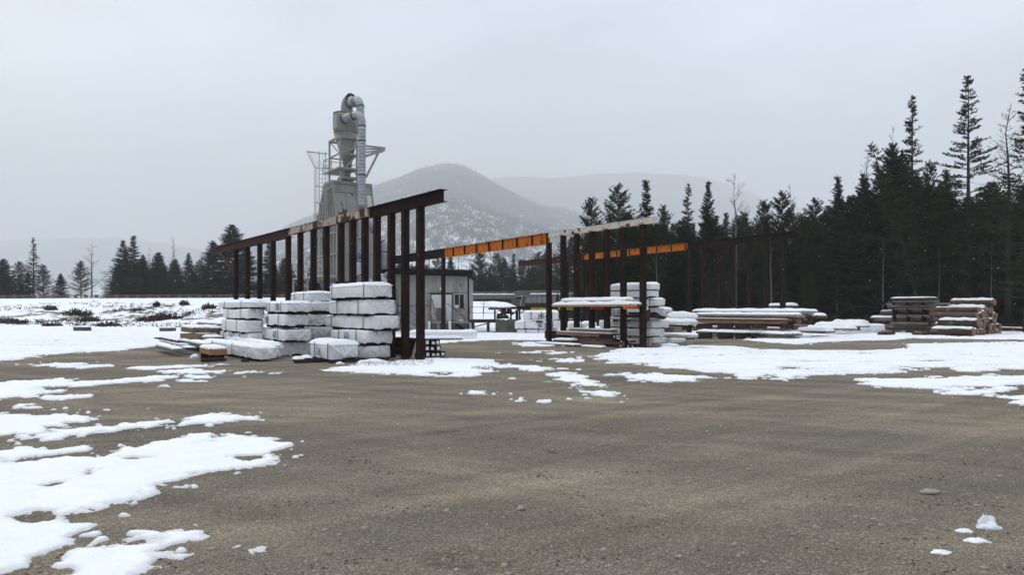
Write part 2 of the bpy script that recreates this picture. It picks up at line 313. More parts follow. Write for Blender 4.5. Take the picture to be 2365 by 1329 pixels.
    # stones of several sizes, each its own tone
    for sc, lo, hi, f in ((150, .42, 1.85, .8), (70, .55, 1.5, .6), (28, .75, 1.25, .35)):
        v = N(t, 'ShaderNodeTexVoronoi'); v.inputs['Scale'].default_value = sc; L(t, O, v.inputs['Vector'])
        sp = N(t, 'ShaderNodeSeparateColor'); L(t, v.outputs['Color'], sp.inputs[0])
        r = ramp(t, [(0, (lo, lo, lo)), (.75, (1, 1, 1)), (1, (hi, hi*.98, hi*.93))]); L(t, sp.outputs[0], r.inputs[0]); c = mul(c, r.outputs[0], f)
    d = ramp(t, [(.30, (.55, .53, .5)), (.42, (1, 1, 1))]); L(t, nz(1.3, 7, .7, st=(.6, 1.4, 1)), d.inputs[0]); c = mul(c, d.outputs[0], .8)
    L(t, c, b.inputs['Base Color'])
    vb = N(t, 'ShaderNodeTexVoronoi'); vb.inputs['Scale'].default_value = 110; L(t, O, vb.inputs['Vector'])
    n1 = nz(9, 8, .7); ad = N(t, 'ShaderNodeMath', operation='MULTIPLY_ADD'); ad.inputs[1].default_value = 1.8; L(t, n1, ad.inputs[0])
    iv = N(t, 'ShaderNodeMath', operation='MULTIPLY'); iv.inputs[1].default_value = -.5; L(t, vb.outputs['Distance'], iv.inputs[0]); L(t, iv.outputs[0], ad.inputs[2])
    bp = N(t, 'ShaderNodeBump'); bp.inputs['Strength'].default_value = .8; bp.inputs['Distance'].default_value = .035; L(t, ad.outputs[0], bp.inputs['Height']); L(t, bp.outputs[0], b.inputs['Normal'])
    return m
M['gravel'] = gravel_mat()

# ---------------------------------------------------------------- ground sheet
def gz(x, y):
    x = np.asarray(x, dtype=np.float64); y = np.asarray(y, dtype=np.float64)
    a = x/np.maximum(y, 1.0)
    emb = sstep((y-58-3*fbm(x*.03, y*.03, 5, 2))/46.0)*(3.0+.35*np.clip(a+.7, 0, .6))*(1-sstep((a+.21)/.15))*(y > 0)
    emb = emb*(1+.05*fbm(x*.25, y*.25, 9, 3)*(y < 100))
    mnd = 2.45*(1+.06*fbm(x*.3, y*.3, 13, 3))*np.exp(-np.abs((a+.036)/.058)**4)*np.exp(-((y-86)/11.0)**2)*(y > 0)
    near = (1-sstep((y-45)/20))
    rut = .014*fbm(x*.35, y*2.3, 21, 3)+.014*fbm(x*1.7+y*.8, y*1.7, 23, 3)
    rise = .10*sstep((np.hypot(x-2, y-31)-2)/9)*0
    return np.maximum(emb, mnd)+rut*near+.03*fbm(x*.08, y*.08, 31, 2)*near+rise
def gzf(x, y): return float(gz(np.array([x]), np.array([y]))[0])
def polar(rs, th, zf=gz):
    Rr, T = np.meshgrid(rs, th, indexing='ij'); x = Rr*np.sin(T); y = Rr*np.cos(T)
    V = np.stack([x, y, zf(x, y)], -1); n, m = V.shape[:2]
    i = np.arange(n-1)[:, None]*m+np.arange(m-1)[None]
    Fq = np.stack([i, i+m, i+m+1, i+1], -1)
    return V, Fq
rs = np.concatenate([[.02], np.exp(np.linspace(math.log(.5), math.log(7000), 430))])
th = np.concatenate([np.linspace(-math.pi, R_(-50), 60)[:-1], np.linspace(R_(-50), R_(50), 400), np.linspace(R_(50), math.pi, 60)[1:]])
V, Fq = polar(rs, th)
g = npmesh('ground', V.reshape(-1, 3), Fq.reshape(-1, 4)[:, ::-1], M['gravel'], smooth=True); tag(g, kind='structure')

# ---------------------------------------------------------------- snow lying on the ground
def cf(pts): 
    out = []
    for px, py in pts:
        g_ = G(px, max(py, 737)); out.append((math.atan2(g_.x, g_.y), math.log(math.hypot(g_.x, g_.y))))
    return np.array(out)
# (outline in plan, how broken the cover is, size of the breaks, how stretched along x)
SN = [
 ([(-900,1075),(-300,1062),(0,1060),(60,1066),(90,1064),(150,1058),(240,1052),(330,1030),(420,1008),(480,1000),(560,1004),(620,1012),(650,1022),(692,1026),(655,1036),(630,1045),(655,1060),(630,1072),(560,1084),(480,1096),(420,1104),(388,1112),(345,1130),(330,1148),(270,1162),(210,1178),(160,1195),(165,1204),(215,1207),(200,1222),(160,1250),(140,1262),(90,1275),(70,1306),(20,1322),(-60,1340),(-300,1420),(-900,1420)], .05, 2.2, 1.5),
 ([(108,1306),(130,1294),(185,1268),(250,1262),(275,1243),(330,1234),(400,1230),(466,1230),(462,1248),(440,1258),(380,1268),(356,1276),(446,1282),(425,1296),(380,1294),(340,1312),(290,1340),(250,1370),(100,1400),(60,1400),(150,1330),(160,1312),(120,1316)], .05, 2.2, 1.5),
 ([(480,1281),(505,1274),(540,1256),(566,1262),(592,1268),(584,1281),(562,1276),(545,1272),(515,1281)], .03, 2.5, 1.5),
 ([(-900,1052),(0,1042),(60,1034),(130,1040),(210,1030),(205,1038),(150,1046),(100,1052),(55,1058),(0,1060),(-900,1075)], .05, 2, 2),
 ([(-900,960),(0,961),(110,958),(175,961),(165,966),(205,972),(195,980),(150,978),(175,988),(110,992),(80,1004),(0,1006),(-900,1030)], .10, 1.6, 3),
 ([(80,1010),(110,1000),(200,992),(230,988),(252,996),(220,1004),(170,1008),(110,1017)], .06, 1.6, 2),
 ([(262,984),(300,982),(350,974),(400,970),(404,976),(380,990),(330,994),(300,990)], .05, 1.6, 2),
 ([(405,974),(440,965),(500,958),(530,954),(592,967),(575,973),(520,979),(450,982),(420,985),(432,976)], .05, 1.6, 2),
 ([(-900,890),(0,886),(50,882),(110,880),(150,874),(160,882),(290,876),(370,870),(415,874),(360,880),(270,884),(190,892),(120,895),(80,898),(130,906),(80,916),(0,922),(-900,945)], .05, 1.2, 4),
 ([(418,874),(440,870),(480,869),(478,873),(440,878)], .04, 1.2, 4),
 ([(110,920),(140,915),(205,916),(190,921),(150,924)], .04, 1.2, 4),
 ([(30,940),(50,936),(75,940),(50,943)], .03, 2, 2), ([(108,948),(150,945),(240,949),(170,951)], .03, 2, 3),
 ([(82,843),(130,841),(197,840),(180,844),(120,846)], .05, 1, 4), ([(140,849),(200,845),(258,844),(200,850)], .05, 1, 4),
 ([(290,851),(350,848),(470,844),(440,849),(340,854)], .05, 1, 4), ([(362,858),(440,855),(516,858),(470,864),(400,861)], .06, 1, 4),
 ([(525,862),(570,859),(600,860),(560,864)], .10, 1, 3),
 ([(-900,880),(-400,850),(0,832),(45,830),(70,822),(150,816),(250,812),(330,802),(400,797),(470,790),(480,776),(470,764),(300,760),(0,758),(-900,758)], 1.1, .9, 6),
 # strip in front of the first rack
 ([(760,858),(800,848),(850,840),(900,838),(950,834),(1000,832),(1060,830),(1130,834),(1150,842),(1130,850),(1090,852),(1150,858),(1140,864),(1090,870),(980,869),(900,864),(830,862)], .30, 1.3, 4),
 ([(1125,845),(1165,846),(1230,848),(1285,857),(1240,860),(1180,852),(1120,851)], .06, 1.2, 3),
 ([(1262,866),(1300,864),(1330,872),(1385,888),(1378,895),(1340,893),(1310,882),(1285,875)], .06, 1.2, 3),
 ([(1355,909),(1385,906),(1420,912),(1437,919),(1420,924),(1395,921)], .04, 1.2, 3),
 ([(1066,908),(1095,905),(1126,908),(1100,912)], .03, 1.2, 3), ([(1230,926),(1265,927),(1245,930)], .02, 1.2, 3),
 ([(1178,874),(1200,874),(1188,878)], .02, 1, 2),
 ([(1282,832),(1320,830),(1345,832),(1330,836),(1300,838)], .05, 1, 2),
 ([(1210,815),(1240,815),(1225,817)], .02, 1, 2), ([(1272,816),(1295,816),(1284,818)], .02, 1, 2),
 # snow before the shed and around the second rack
 ([(905,792),(960,796),(1010,794),(1060,791),(1100,787),(1180,785),(1230,786),(1285,786),(1300,774),(1290,752),(905,752)], .30, .7, 3),
 ([(1192,796),(1220,790),(1260,794),(1300,797),(1260,800),(1215,800)], .15, 1, 3),
 # big field on the right
 ([(1380,824),(1410,814),(1440,807),(1500,806),(1600,800),(1680,802),(1750,810),(1900,814),(2050,812),(2110,806),(2100,797),(2365,792),(3200,780),(3600,880),(2365,852),(2240,858),(2170,850),(2100,858),(2010,866),(1900,866),(1820,872),(1765,866),(1730,878),(1690,866),(1640,862),(1590,852),(1530,850),(1480,842),(1400,842),(1420,834)], .75, 1.3, 4),
 ([(1412,869),(1450,867),(1520,866),(1645,875),(1590,880),(1520,884),(1470,878)], .06, 1, 4),
 ([(1990,880),(2080,874),(2200,866),(2365,868),(3200,880),(3200,920),(2365,892),(2200,900),(2060,896),(2010,888)], .30, .9, 5),
 ([(2160,906),(2250,900),(2340,897),(2290,910),(2200,916)], .15, 1, 4), ([(2300,915),(2365,916),(2500,922),(2500,945),(2365,935),(2340,925)], .1, 1, 3),
 ([(1840,796),(1900,790),(2060,786),(2100,782),(2365,786),(3200,784),(3200,752),(2365,756),(2250,758),(1950,752),(1600,757),(1600,770),(1760,790)], 1.3, .8, 5),
 ([(1770,875),(1790,876),(1810,875),(1790,879)], .03, 1, 2),
]
HOLES = [(85,1197,46,11), (172,1030,28,4), (322,1254,26,5), (496,1014,14,5), (565,1060,28,5), (162,1112,5,4), (270,1058,26,3)]
def snow_sd(x, y):
    r = np.hypot(x, y); th = np.arctan2(x, y); lr = np.log(r); sd = np.full(x.shape, -9.0)
    fine = fbm(x*9, y*9, 41, 4, .6)*.10*np.clip(r/6, .7, 3)+fbm(x*3.1, y*3.6, 42, 3)*.15*np.clip(r/7, .7, 3)+fbm(x*1.1, y*2.0, 43, 3)*.12*np.clip(r/10, .5, 3)
    for pts, brk, fr, st in SN:
        pl = cf(pts); lo = pl.min(0)-.12; hi = pl.max(0)+.12
        m = (th > lo[0]) & (th < hi[0]) & (lr > lo[1]) & (lr < hi[1])
        if not m.any(): continue
        X, Y = th[m], lr[m]; dmin = np.full(X.shape, 9e9); ins = np.zeros(X.shape, bool)
        for i in range(len(pl)):
            a, b = pl[i-1], pl[i]; e = b-a; w = np.stack([X-a[0], Y-a[1]], -1)
            t = np.clip((w@e)/max(e@e, 1e-12), 0, 1); dd = w-t[:, None]*e; dmin = np.minimum(dmin, (dd**2).sum(-1))
            c = ((a[1] > Y) != (b[1] > Y)) & (X < (b[0]-a[0])*(Y-a[1])/((b[1]-a[1]) if b[1] != a[1] else 1e-9)+a[0]); ins ^= c
        q = np.sqrt(dmin)*np.where(ins, 1, -1)*r[m]
        if brk > .12:
            q = np.where(q < 0, q*2.2, np.minimum(q, .6)*.6)+np.minimum(brk*(fbm(x[m]*fr*2/st, y[m]*fr*2, 51, 5, .66)*4+.24), .30)
        sd[m] = np.maximum(sd[m], q)
    for px, py, hx, hy in HOLES:
        g_ = G(px, py); rx = hx/F*g_.y; ry = abs(G(px, py-hy).y-g_.y)
        sd = np.minimum(sd, (np.sqrt(((x-g_.x)/rx)**2+((y-g_.y)/ry)**2)-1)*min(rx, ry))
    sd = sd+fine
    # bank, bank top and ground beyond: snow with rock and brush showing through
    a = x/np.maximum(y, 1)
    far = sstep((y-56)/6)
    sp = .48+1.1*fbm(x*.45, y*.30, 61, 6, .75)+.45*sstep((y-86)/10)-.40*np.exp(-((y-74)/9)**2)*(a < -.2)
    sp = np.where(a > -.12, .6+.8*fbm(x*.4, y*.3, 63, 4, .65), sp)
    sd = np.maximum(sd, np.where(far > .5, sp*.6, -9))
    # crumbs near the edges
    cr = np.where(r < 14, fbm(x*6, y*8, 71, 2)-.62, fbm(x*2.2, y*4, 72, 2)-.60)*.6
    sd = np.maximum(sd, np.where(sd > -.28*np.clip(r/8, 1, 6), cr, -9))
    return sd
rs = np.exp(np.linspace(math.log(3.2), math.log(135), 1200)); th = np.linspace(R_(-46), R_(46), 1500)
Rr, T = np.meshgrid(rs, th, indexing='ij'); x = Rr*np.sin(T); y = Rr*np.cos(T)
sd = snow_sd(x, y); r = np.hypot(x, y)
thick = np.clip(.030+.012*(r/20), .03, .075)
h = np.where(sd > 0, thick*(1-np.exp(-sd/.09))+.002+.010*fbm(x*2.2, y*2.2, 81, 4)*np.clip(sd/.2, 0, 1), np.clip(sd*.5, -.06, 0))
soft = sstep(sd/.6)*(.018*fbm(x*.9, y*1.6, 83, 3)); h = h+soft
V = np.stack([x, y, gz(x, y)+h], -1); n, m = x.shape
i = np.arange(n-1)[:, None]*m+np.arange(m-1)[None]
Fq = np.stack([i, i+m, i+m+1, i+1], -1).reshape(-1, 4)
keep = (sd.ravel()[Fq].max(1) > 0); Fq = Fq[keep]
u, inv = np.unique(Fq, return_inverse=True)
s_ = npmesh('snow_cover', V.reshape(-1, 3)[u], inv.reshape(-1, 4)[:, ::-1], M['snowground'], smooth=True)
at = s_.data.attributes.new('edge', 'FLOAT', 'POINT'); at.data.foreach_set('value', sd.ravel()[u].astype(np.float32))
tag(s_, 'thin patches of melting snow lying on the gravel yard and the road bank', 'snow', kind='stuff')
# ---------------------------------------------------------------- hills
def hill_mat(name, tree, snow, sc, lo, hi):
    m, t, b = mat(name, tree, .95, 0, .1)
    co = N(t, 'ShaderNodeTexCoord'); n = N(t, 'ShaderNodeTexNoise'); n.inputs['Scale'].default_value = sc; n.inputs['Detail'].default_value = 10; n.inputs['Roughness'].default_value = .72
    mp = N(t, 'ShaderNodeMapping'); mp.inputs['Scale'].default_value = (1, .35, .55); L(t, co.outputs['Object'], mp.inputs[0]); L(t, mp.outputs[0], n.inputs['Vector'])
    n2 = N(t, 'ShaderNodeTexNoise'); n2.inputs['Scale'].default_value = sc*.16; n2.inputs['Detail'].default_value = 3; L(t, co.outputs['Object'], n2.inputs['Vector'])
    ad = N(t, 'ShaderNodeMath', operation='MULTIPLY_ADD'); ad.inputs[1].default_value = .42; L(t, n2.outputs['Fac'], ad.inputs[0]); L(t, n.outputs['Fac'], ad.inputs[2])
    sz = N(t, 'ShaderNodeSeparateXYZ'); L(t, co.outputs['Object'], sz.inputs[0]); ml = N(t, 'ShaderNodeMapRange'); ml.inputs[1].default_value = 40; ml.inputs[2].default_value = 420; ml.inputs[3].default_value = .15; ml.inputs[4].default_value = -.02; L(t, sz.outputs['Z'], ml.inputs[0])
    a2 = N(t, 'ShaderNodeMath', operation='ADD'); L(t, ad.outputs[0], a2.inputs[0]); L(t, ml.outputs[0], a2.inputs[1]); ad = a2
    r = ramp(t, [(lo, tree), (hi, snow)]); L(t, ad.outputs[0], r.inputs[0]); L(t, r.outputs[0], b.inputs['Base Color'])
    return m
def hill(name, prof, Dfoot, Dtop, amp, m, seed, nx=500, ny=150, foot_y=700, p=.8):
    px = np.linspace(prof[0][0], prof[-1][0], nx); ry = np.interp(px, [q[0] for q in prof], [q[1] for q in prof])
    k = np.ones(5)/5; ry = np.convolve(np.pad(ry, 2, 'edge'), k, 'valid')
    t = np.linspace(0, 1.2, ny)
    A = ((px-CX)/F)[None, :]; D = (Dfoot+(Dtop-Dfoot)*t)[:, None]; x = A*D; y = D+0*A
    zr = EYE+(HZ-ry)/F*Dtop; zf = EYE+(HZ-foot_y)/F*Dfoot
    tt = np.clip(t, 0, 1)[:, None]
    z = zf+(zr[None, :]-zf)*(tt**p)
    sc = 1/(.16*(Dtop-Dfoot))
    z = z+amp*(fbm(x*sc, y*sc, seed, 6, .52)+.35*(1-np.abs(fbm(x*sc*1.4, y*sc*.5, seed+3, 4)))-.2)*np.sin(np.pi*np.clip(t, 0, 1))[:, None]
    z = z+amp*.10*fbm(x*sc*3, y*sc*3, seed+5, 4)
    z = np.where(t[:, None] > 1, z-(t[:, None]-1)*(zr[None, :]-zf)*.9, z)
    V = np.stack([x, y, z], -1); n, mm = z.shape
    i = np.arange(n-1)[:, None]*mm+np.arange(mm-1)[None]
    Fq = np.stack([i, i+1, i+mm+1, i+mm], -1)
    o = npmesh(name, V.reshape(-1, 3), Fq.reshape(-1, 4), m, smooth=True); tag(o, kind='structure')
    return V
M['hill'] = hill_mat('forested_snowy_mountain', (.022, .026, .026), (.62, .66, .70), .034, .765, .88)
M['hillfar'] = hill_mat('far_hillside', (.03, .034, .036), (.30, .32, .34), .008, .90, 1.15)
prof = [(-700,712),(0,704),(200,680),(320,650),(420,622),(500,598),(600,560),(680,515),(730,493),(800,462),(860,430),(910,412),(960,393),(1000,383),(1040,378),(1080,388),(1110,402),(1150,428),(1190,450),(1240,470),(1300,482),(1340,495),(1400,512),(1480,530),(1560,548),(1700,580),(1900,610),(2300,640),(2700,660)]
HV = hill('mountain', prof, 900, 3900, 70, M['hill'], 3, 560, 200, p=1.12)
prof = [(-700,560),(-200,552),(0,556),(180,548),(320,552),(450,575),(600,600),(800,560),(950,500),(1060,440),(1130,412),(1200,406),(1280,412),(1340,404),(1450,398),(1560,402),(1640,412),(1700,430),(1780,465),(1850,482),(1950,470),(2100,500),(2400,560),(3100,600)]
hill('distant_hills', prof, 4200, 7000, 90, M['hillfar'], 11, 400, 60)
# trees standing on the mountain, too many to count: one object of small cones
rng = np.random.default_rng(5)
nx, ny = HV.shape[1], HV.shape[0]
K = 90000
fi = rng.random(K)**.95*(ny*.833-2); fj = rng.random(K)*(nx-2)
i0 = fi.astype(int); j0 = fj.astype(int); a = (fi-i0)[:, None]; b = (fj-j0)[:, None]
pt = (HV[i0, j0]*(1-a)+HV[i0+1, j0]*a)*(1-b)+(HV[i0, j0+1]*(1-a)+HV[i0+1, j0+1]*a)*b
px = CX+F*pt[:, 0]/pt[:, 1]
dens = fbm(pt[:, 0]*.006, pt[:, 1]*.003, 91, 4)
ok = (dens > -.10+rng.random(K)*.45-.22) & (px > 350) & (px < 2100)
pt = pt[ok]; K = len(pt)
hh = rng.uniform(5, 11, K)*(.9+pt[:, 1]/5000); ww = hh*rng.uniform(.13, .2, K)
base = np.array([[math.cos(t), math.sin(t)] for t in (0, 2.1, 4.2)])
V = np.zeros((K, 4, 3)); V[:, :3, :2] = pt[:, None, :2]+base[None]*ww[:, None, None]; V[:, :3, 2] = pt[:, None, 2]-2; V[:, 3] = pt; V[:, 3, 2] += hh
i = np.arange(K)[:, None]*4
Fq = np.stack([i+np.array([[0, 1, 3]]), i+np.array([[1, 2, 3]]), i+np.array([[2, 0, 3]])], 1).reshape(-1, 3)
o = npmesh('mountain_forest', V.reshape(-1, 3), Fq, M['needle']); tag(o, 'thin dark conifer forest covering the snowy mountain slope', 'forest', kind='stuff')

# haze: snow-laden air
ZB, ZT, HB = -1.2, 1500.0, 9500.0
hb = MB(); hb.box((-HB, -HB, ZB), Vector((2*HB, 0, 0)), Vector((0, 2*HB, 0)), Vector((0, 0, ZT-ZB)))
hm = bpy.data.materials.new('haze'); hm.use_nodes = True; t = hm.node_tree; t.nodes.clear()
pv = N(t, 'ShaderNodeVolumePrincipled'); pv.inputs['Color'].default_value = (.925, .95, .982, 1); pv.inputs['Density'].default_value = 0.00037; pv.inputs['Anisotropy'].default_value = 0.0
mo = N(t, 'ShaderNodeOutputMaterial'); L(t, pv.outputs[0], mo.inputs['Volume']); hz = hb.build('haze', hm)
tag(hz, 'thin grey winter haze filling the valley air', 'haze', kind='stuff')

# ---------------------------------------------------------------- trees
def tri_cloud(c, d, l, w, rs):
    """thin triangles: base centre c, direction d, length l, width w"""
    c = np.array(c); d = np.array(d); d /= np.maximum(np.linalg.norm(d, axis=1, keepdims=True), 1e-6)
    r = rs.normal(size=c.shape); p = np.cross(d, r); p /= np.maximum(np.linalg.norm(p, axis=1, keepdims=True), 1e-6)
    l = np.array(l)[:, None]; w = np.array(w)[:, None]
    V = np.stack([c-p*w*.35, c+p*w*.35, c+d*l*.6+p*w*.5, c+d*l, c+d*l*.6-p*w*.5], 1)
    n = len(c); i = np.arange(n)[:, None]*5
    return V.reshape(-1, 3), (i+np.arange(5)[None])
def conifer(seed, H, R, kind='spruce', z0=.06, dz=.34, nb=6, shape=.85, dens=1.0, lean=0.0):
    rs = np.random.default_rng(seed); r = random.Random(seed); mb = MB()
    tp = [(lean*H*(k/8)**1.3*.12+r.uniform(-.03, .03), r.uniform(-.03, .03), H*k/8) for k in range(9)]
    def axis(z): 
        k = min(int(z/H*8), 7); f = z/H*8-k; a, b = tp[k], tp[k+1]; return Vector((a[0]+(b[0]-a[0])*f, a[1]+(b[1]-a[1])*f, z))
    r0 = .009*H+.04
    mb.tube(tp, [max(r0*(1-k/8)**.9, .015) for k in range(9)], 7)
    C, D, Ls, W = [], [], [], []
    z = z0*H
    while z < H*.985:
        t = (z-z0*H)/(H*(1-z0)); prof = (1-t)**shape
        if kind == 'pine': prof = (1-t)**shape*min(1, .35+t*3)*1.05
        if kind == 'sparse': prof = (1-t)**.78*(.88+.22*math.sin(t*11+seed))
        for k in range(nb if kind != 'sparse' else r.choice([3, 4, 5])):
            az = r.uniform(0, 6.283); Lb = max(R*prof*r.uniform(.6, 1.12), .22+.12*R*(1-t))
            if r.random() < .06 and t < .7: Lb *= 1.35
            out = Vector((math.cos(az), math.sin(az), 0)); side = Vector((-out.y, out.x, 0))
            if kind == 'spruce': s0 = -.25+.95*t**1.4; curl = .12
            elif kind == 'pine': s0 = .15+.6*t; curl = .35
            else: s0 = -.05+.35*t; curl = .30
            s0 += r.uniform(-.12, .12)
            b0 = axis(z+r.uniform(-.5, .5)*dz)
            def pos(s): u = s/Lb; return b0+out*s+Vector((0, 0, s*s0+curl*Lb*u*u*.6-.08*s))
            mb.tube([pos(0), pos(Lb*.5), pos(Lb*.97)], [.012+.012*Lb, .009+.006*Lb, .006], 3, cap=False)
            step = {'spruce': .13, 'pine': .17, 'sparse': .16}[kind]/dens
            s = Lb*(.10 if kind == 'spruce' else (.30 if kind == 'pine' else .22))
            while s < Lb*1.02:
                p = pos(s); u = s/Lb
                if kind == 'spruce':
                    tw = (.16+.42*max(1-u, 0)**.8*min(Lb, 2.2)/1.6)*r.uniform(.7, 1.2)
                    for sg in (-1, 1):
                        dd = out*.75+side*sg*r.uniform(.6, 1.0)+Vector((0, 0, r.uniform(-.45, .05)))
                        C.append(p); D.append(dd); Ls.append(tw); W.append(.085+.06*tw)
                        if tw > .3:
                            q = p+dd.normalized()*tw*.5; C.append(q); D.append(out*.9+side*sg*.2+Vector((0, 0, -.35))); Ls.append(tw*.55); W.append(.08)
                    C.append(p); D.append(out+Vector((0, 0, r.uniform(-.7, .25)))); Ls.append(.22); W.append(.09)
                else:
                    nt_ = 5 if kind == 'pine' else 4
                    spread = .30*(1-u*.5)*min(Lb, 2)*(.9 if kind == 'pine' else .45)
                    q0 = p+side*r.uniform(-spread, spread)+Vector((0, 0, r.uniform(0, .12)))
                    for _ in range(nt_):
                        q = q0+Vector((r.uniform(-.06, .06), r.uniform(-.06, .06), r.uniform(-.04, .08)))
                        dd = out*.5+side*r.uniform(-1, 1)+Vector((0, 0, r.uniform(-.15, 1.0)))
                        C.append(q); D.append(dd); Ls.append(r.uniform(.15, .30)); W.append(r.uniform(.05, .09))
                s += step*r.uniform(.7, 1.3)
        z += dz*r.uniform(.75, 1.25)*(.7+.6*(1-t))
    top = axis(H*.985)
    for _ in range(8): C.append(top+Vector((0, 0, r.uniform(-.6, .1)))); D.append(Vector((r.uniform(-.5, .5), r.uniform(-.5, .5), 1))); Ls.append(.4); W.append(.08)
    V, Fq = tri_cloud([tuple(c) for c in C], [tuple(q) for q in D], Ls, W, rs)
    return mb, V, Fq
def bare(seed, H, R, kind='larch'):
    r = random.Random(seed); mb = MB()
    tp = [Vector((r.uniform(-.05, .05)*k/3, r.uniform(-.05, .05)*k/3, H*k/8)) for k in range(9)]
    mb2 = MB(); mb2.tube(tp, [max((.010*H+.03)*(1-k/8), .012) for k in range(9)], 6)
    def branch(p, d, l, rad, lev):
        pts = [p]; q = Vector(p); dd = Vector(d)
        for k in range(3):
            dd = (dd+Vector((r.uniform(-.22, .22), r.uniform(-.22, .22), r.uniform(-.05, .22)))).normalized(); q = q+dd*l/3; pts.append(q)
        mb.tube(pts, [rad, rad*.75, rad*.5, rad*.2], 3, cap=False)
        if lev > 0:
            for _ in range(4 if kind == 'larch' else 5):
                f = r.uniform(.25, 1); k = min(int(f*3), 2); b = pts[k].lerp(pts[k+1], f*3-k)
                side = Vector((r.uniform(-1, 1), r.uniform(-1, 1), r.uniform(-.3, .6)))
                branch(b, (dd*.6+side*.75).normalized(), l*r.uniform(.35, .6), rad*.5, lev-1)
    z = H*.22; 
    while z < H*.98:
        t = z/H
        for _ in range(2 if kind == 'larch' else 1):
            az = r.uniform(0, 6.283); up = (.05+.6*t) if kind == 'larch' else r.uniform(.7, 1.5)
            l = R*(max(1-t, 0)**.8*1.15+.08)*r.uniform(.6, 1.1)
            branch(tp[0]+Vector((0, 0, z)), Vector((math.cos(az), math.sin(az), up)).normalized(), l, .012+.010*l, 2)
        z += (.30 if kind == 'larch' else .42)*r.uniform(.6, 1.4)
    return mb2, mb
PROTO = {}
def proto(key, fn):
    if key not in PROTO: PROTO[key] = fn()
    return PROTO[key]
def mk(mb, V, Fq, lm):
    root = bpy.data.objects.new('conifer_tree', None); 
    tk = mb.build('trunk', M['trunk']); cr = npmesh('crown', V, Fq, lm)
    tk.data.name = 'trunk'; md = (tk.data, cr.data)
    bpy.data.objects.remove(tk); bpy.data.objects.remove(cr); return md
def mkb(a, b, m1, m2):
    x_ = a.build('trunk', m1); y_ = b.build('crown', m2); md = (x_.data, y_.data); bpy.data.objects.remove(x_); bpy.data.objects.remove(y_); return md
KINDS = {
 'spruce1': lambda: mk(*conifer(1, 14, 4.2, 'spruce', .04, .30, 9, .8), M['needle']),
 'spruce2': lambda: mk(*conifer(2, 14, 3.4, 'spruce', .05, .30, 8, .9), M['needle']),
 'spruce3': lambda: mk(*conifer(3, 14, 5.0, 'spruce', .03, .32, 9, .7), M['needle']),
 'spruce4': lambda: mk(*conifer(4, 14, 2.6, 'spruce', .06, .32, 8, 1.0, .9), M['needle']),
 'pine1': lambda: mk(*conifer(11, 14, 3.3, 'pine', .14, .40, 8, .65, 1.1), M['needlep']),
 'pine2': lambda: mk(*conifer(12, 14, 2.6, 'pine', .32, .42, 8, .6, 1.1), M['needlep']),
 'pine3': lambda: mk(*conifer(13, 14, 3.9, 'pine', .06, .40, 8, .75, 1.1), M['needlep']),
 'sparse1': lambda: mk(*conifer(21, 22, 3.9, 'sparse', .13, .42, 5, .9, 1.5), M['needlep']),
 'sparse2': lambda: mk(*conifer(22, 22, 2.9, 'sparse', .12, .40, 5, .9, 1.5), M['needlep']),
 'lean': lambda: mk(*conifer(23, 18, 2.2, 'sparse', .25, .46, 5, .9, 1.3, lean=-1.6), M['needlep']),
 'larch1': lambda: mkb(*bare(31, 18, 2.6, 'larch'), M['trunk'], M['twig']),
 'larch2': lambda: mkb(*bare(32, 16, 2.0, 'larch'), M['trunk'], M['twig']),
 'birch1': lambda: mkb(*bare(41, 11, 2.6, 'birch'), M['birch'], M['twig']),
 'birch2': lambda: mkb(*bare(42, 11, 2.2, 'birch'), M['birch'], M['twig']),
}
KH = {'sparse1': 22, 'sparse2': 22, 'lean': 18, 'larch1': 18, 'larch2': 16, 'birch1': 11, 'birch2': 11}
NAMES = {'spruce': ('spruce_tree', 'spruce'), 'pine': ('pine_tree', 'pine tree'), 'sparse': ('pine_tree', 'pine tree'), 'lean': ('pine_tree', 'pine tree'), 'larch': ('bare_larch_tree', 'larch'), 'birch': ('bare_tree', 'bare tree')}
def tree(kind, px, ytop, D, label, group=None, wide=1.0, rot=None, xyz=None):
    md = proto(kind, KINDS[kind]); base = ''.join(c for c in kind if c.isalpha()); nm, cat = NAMES[base]
    X = (px-CX)/F*D; zb = gzf(X, D)-.15; H = EYE+(HZ-ytop)/F*D-zb; s = H/KH.get(kind, 14)
    root = thing(nm, label, cat, (X, D, zb), group)
    wide = max(wide/(1.58 if base == 'spruce' else 1.42 if base == 'pine' else 1.22 if base == 'sparse' else 1), .62); root.rotation_euler = (0, 0, 0 if kind == 'lean' else rnd.uniform(0, 6.28)); root.scale = (s*wide, s*wide, s)
    for n_, me in zip(('trunk', 'crown'), md):
        o = bpy.data.objects.new(n_, me); COL.objects.link(o); o.parent = root
    return root
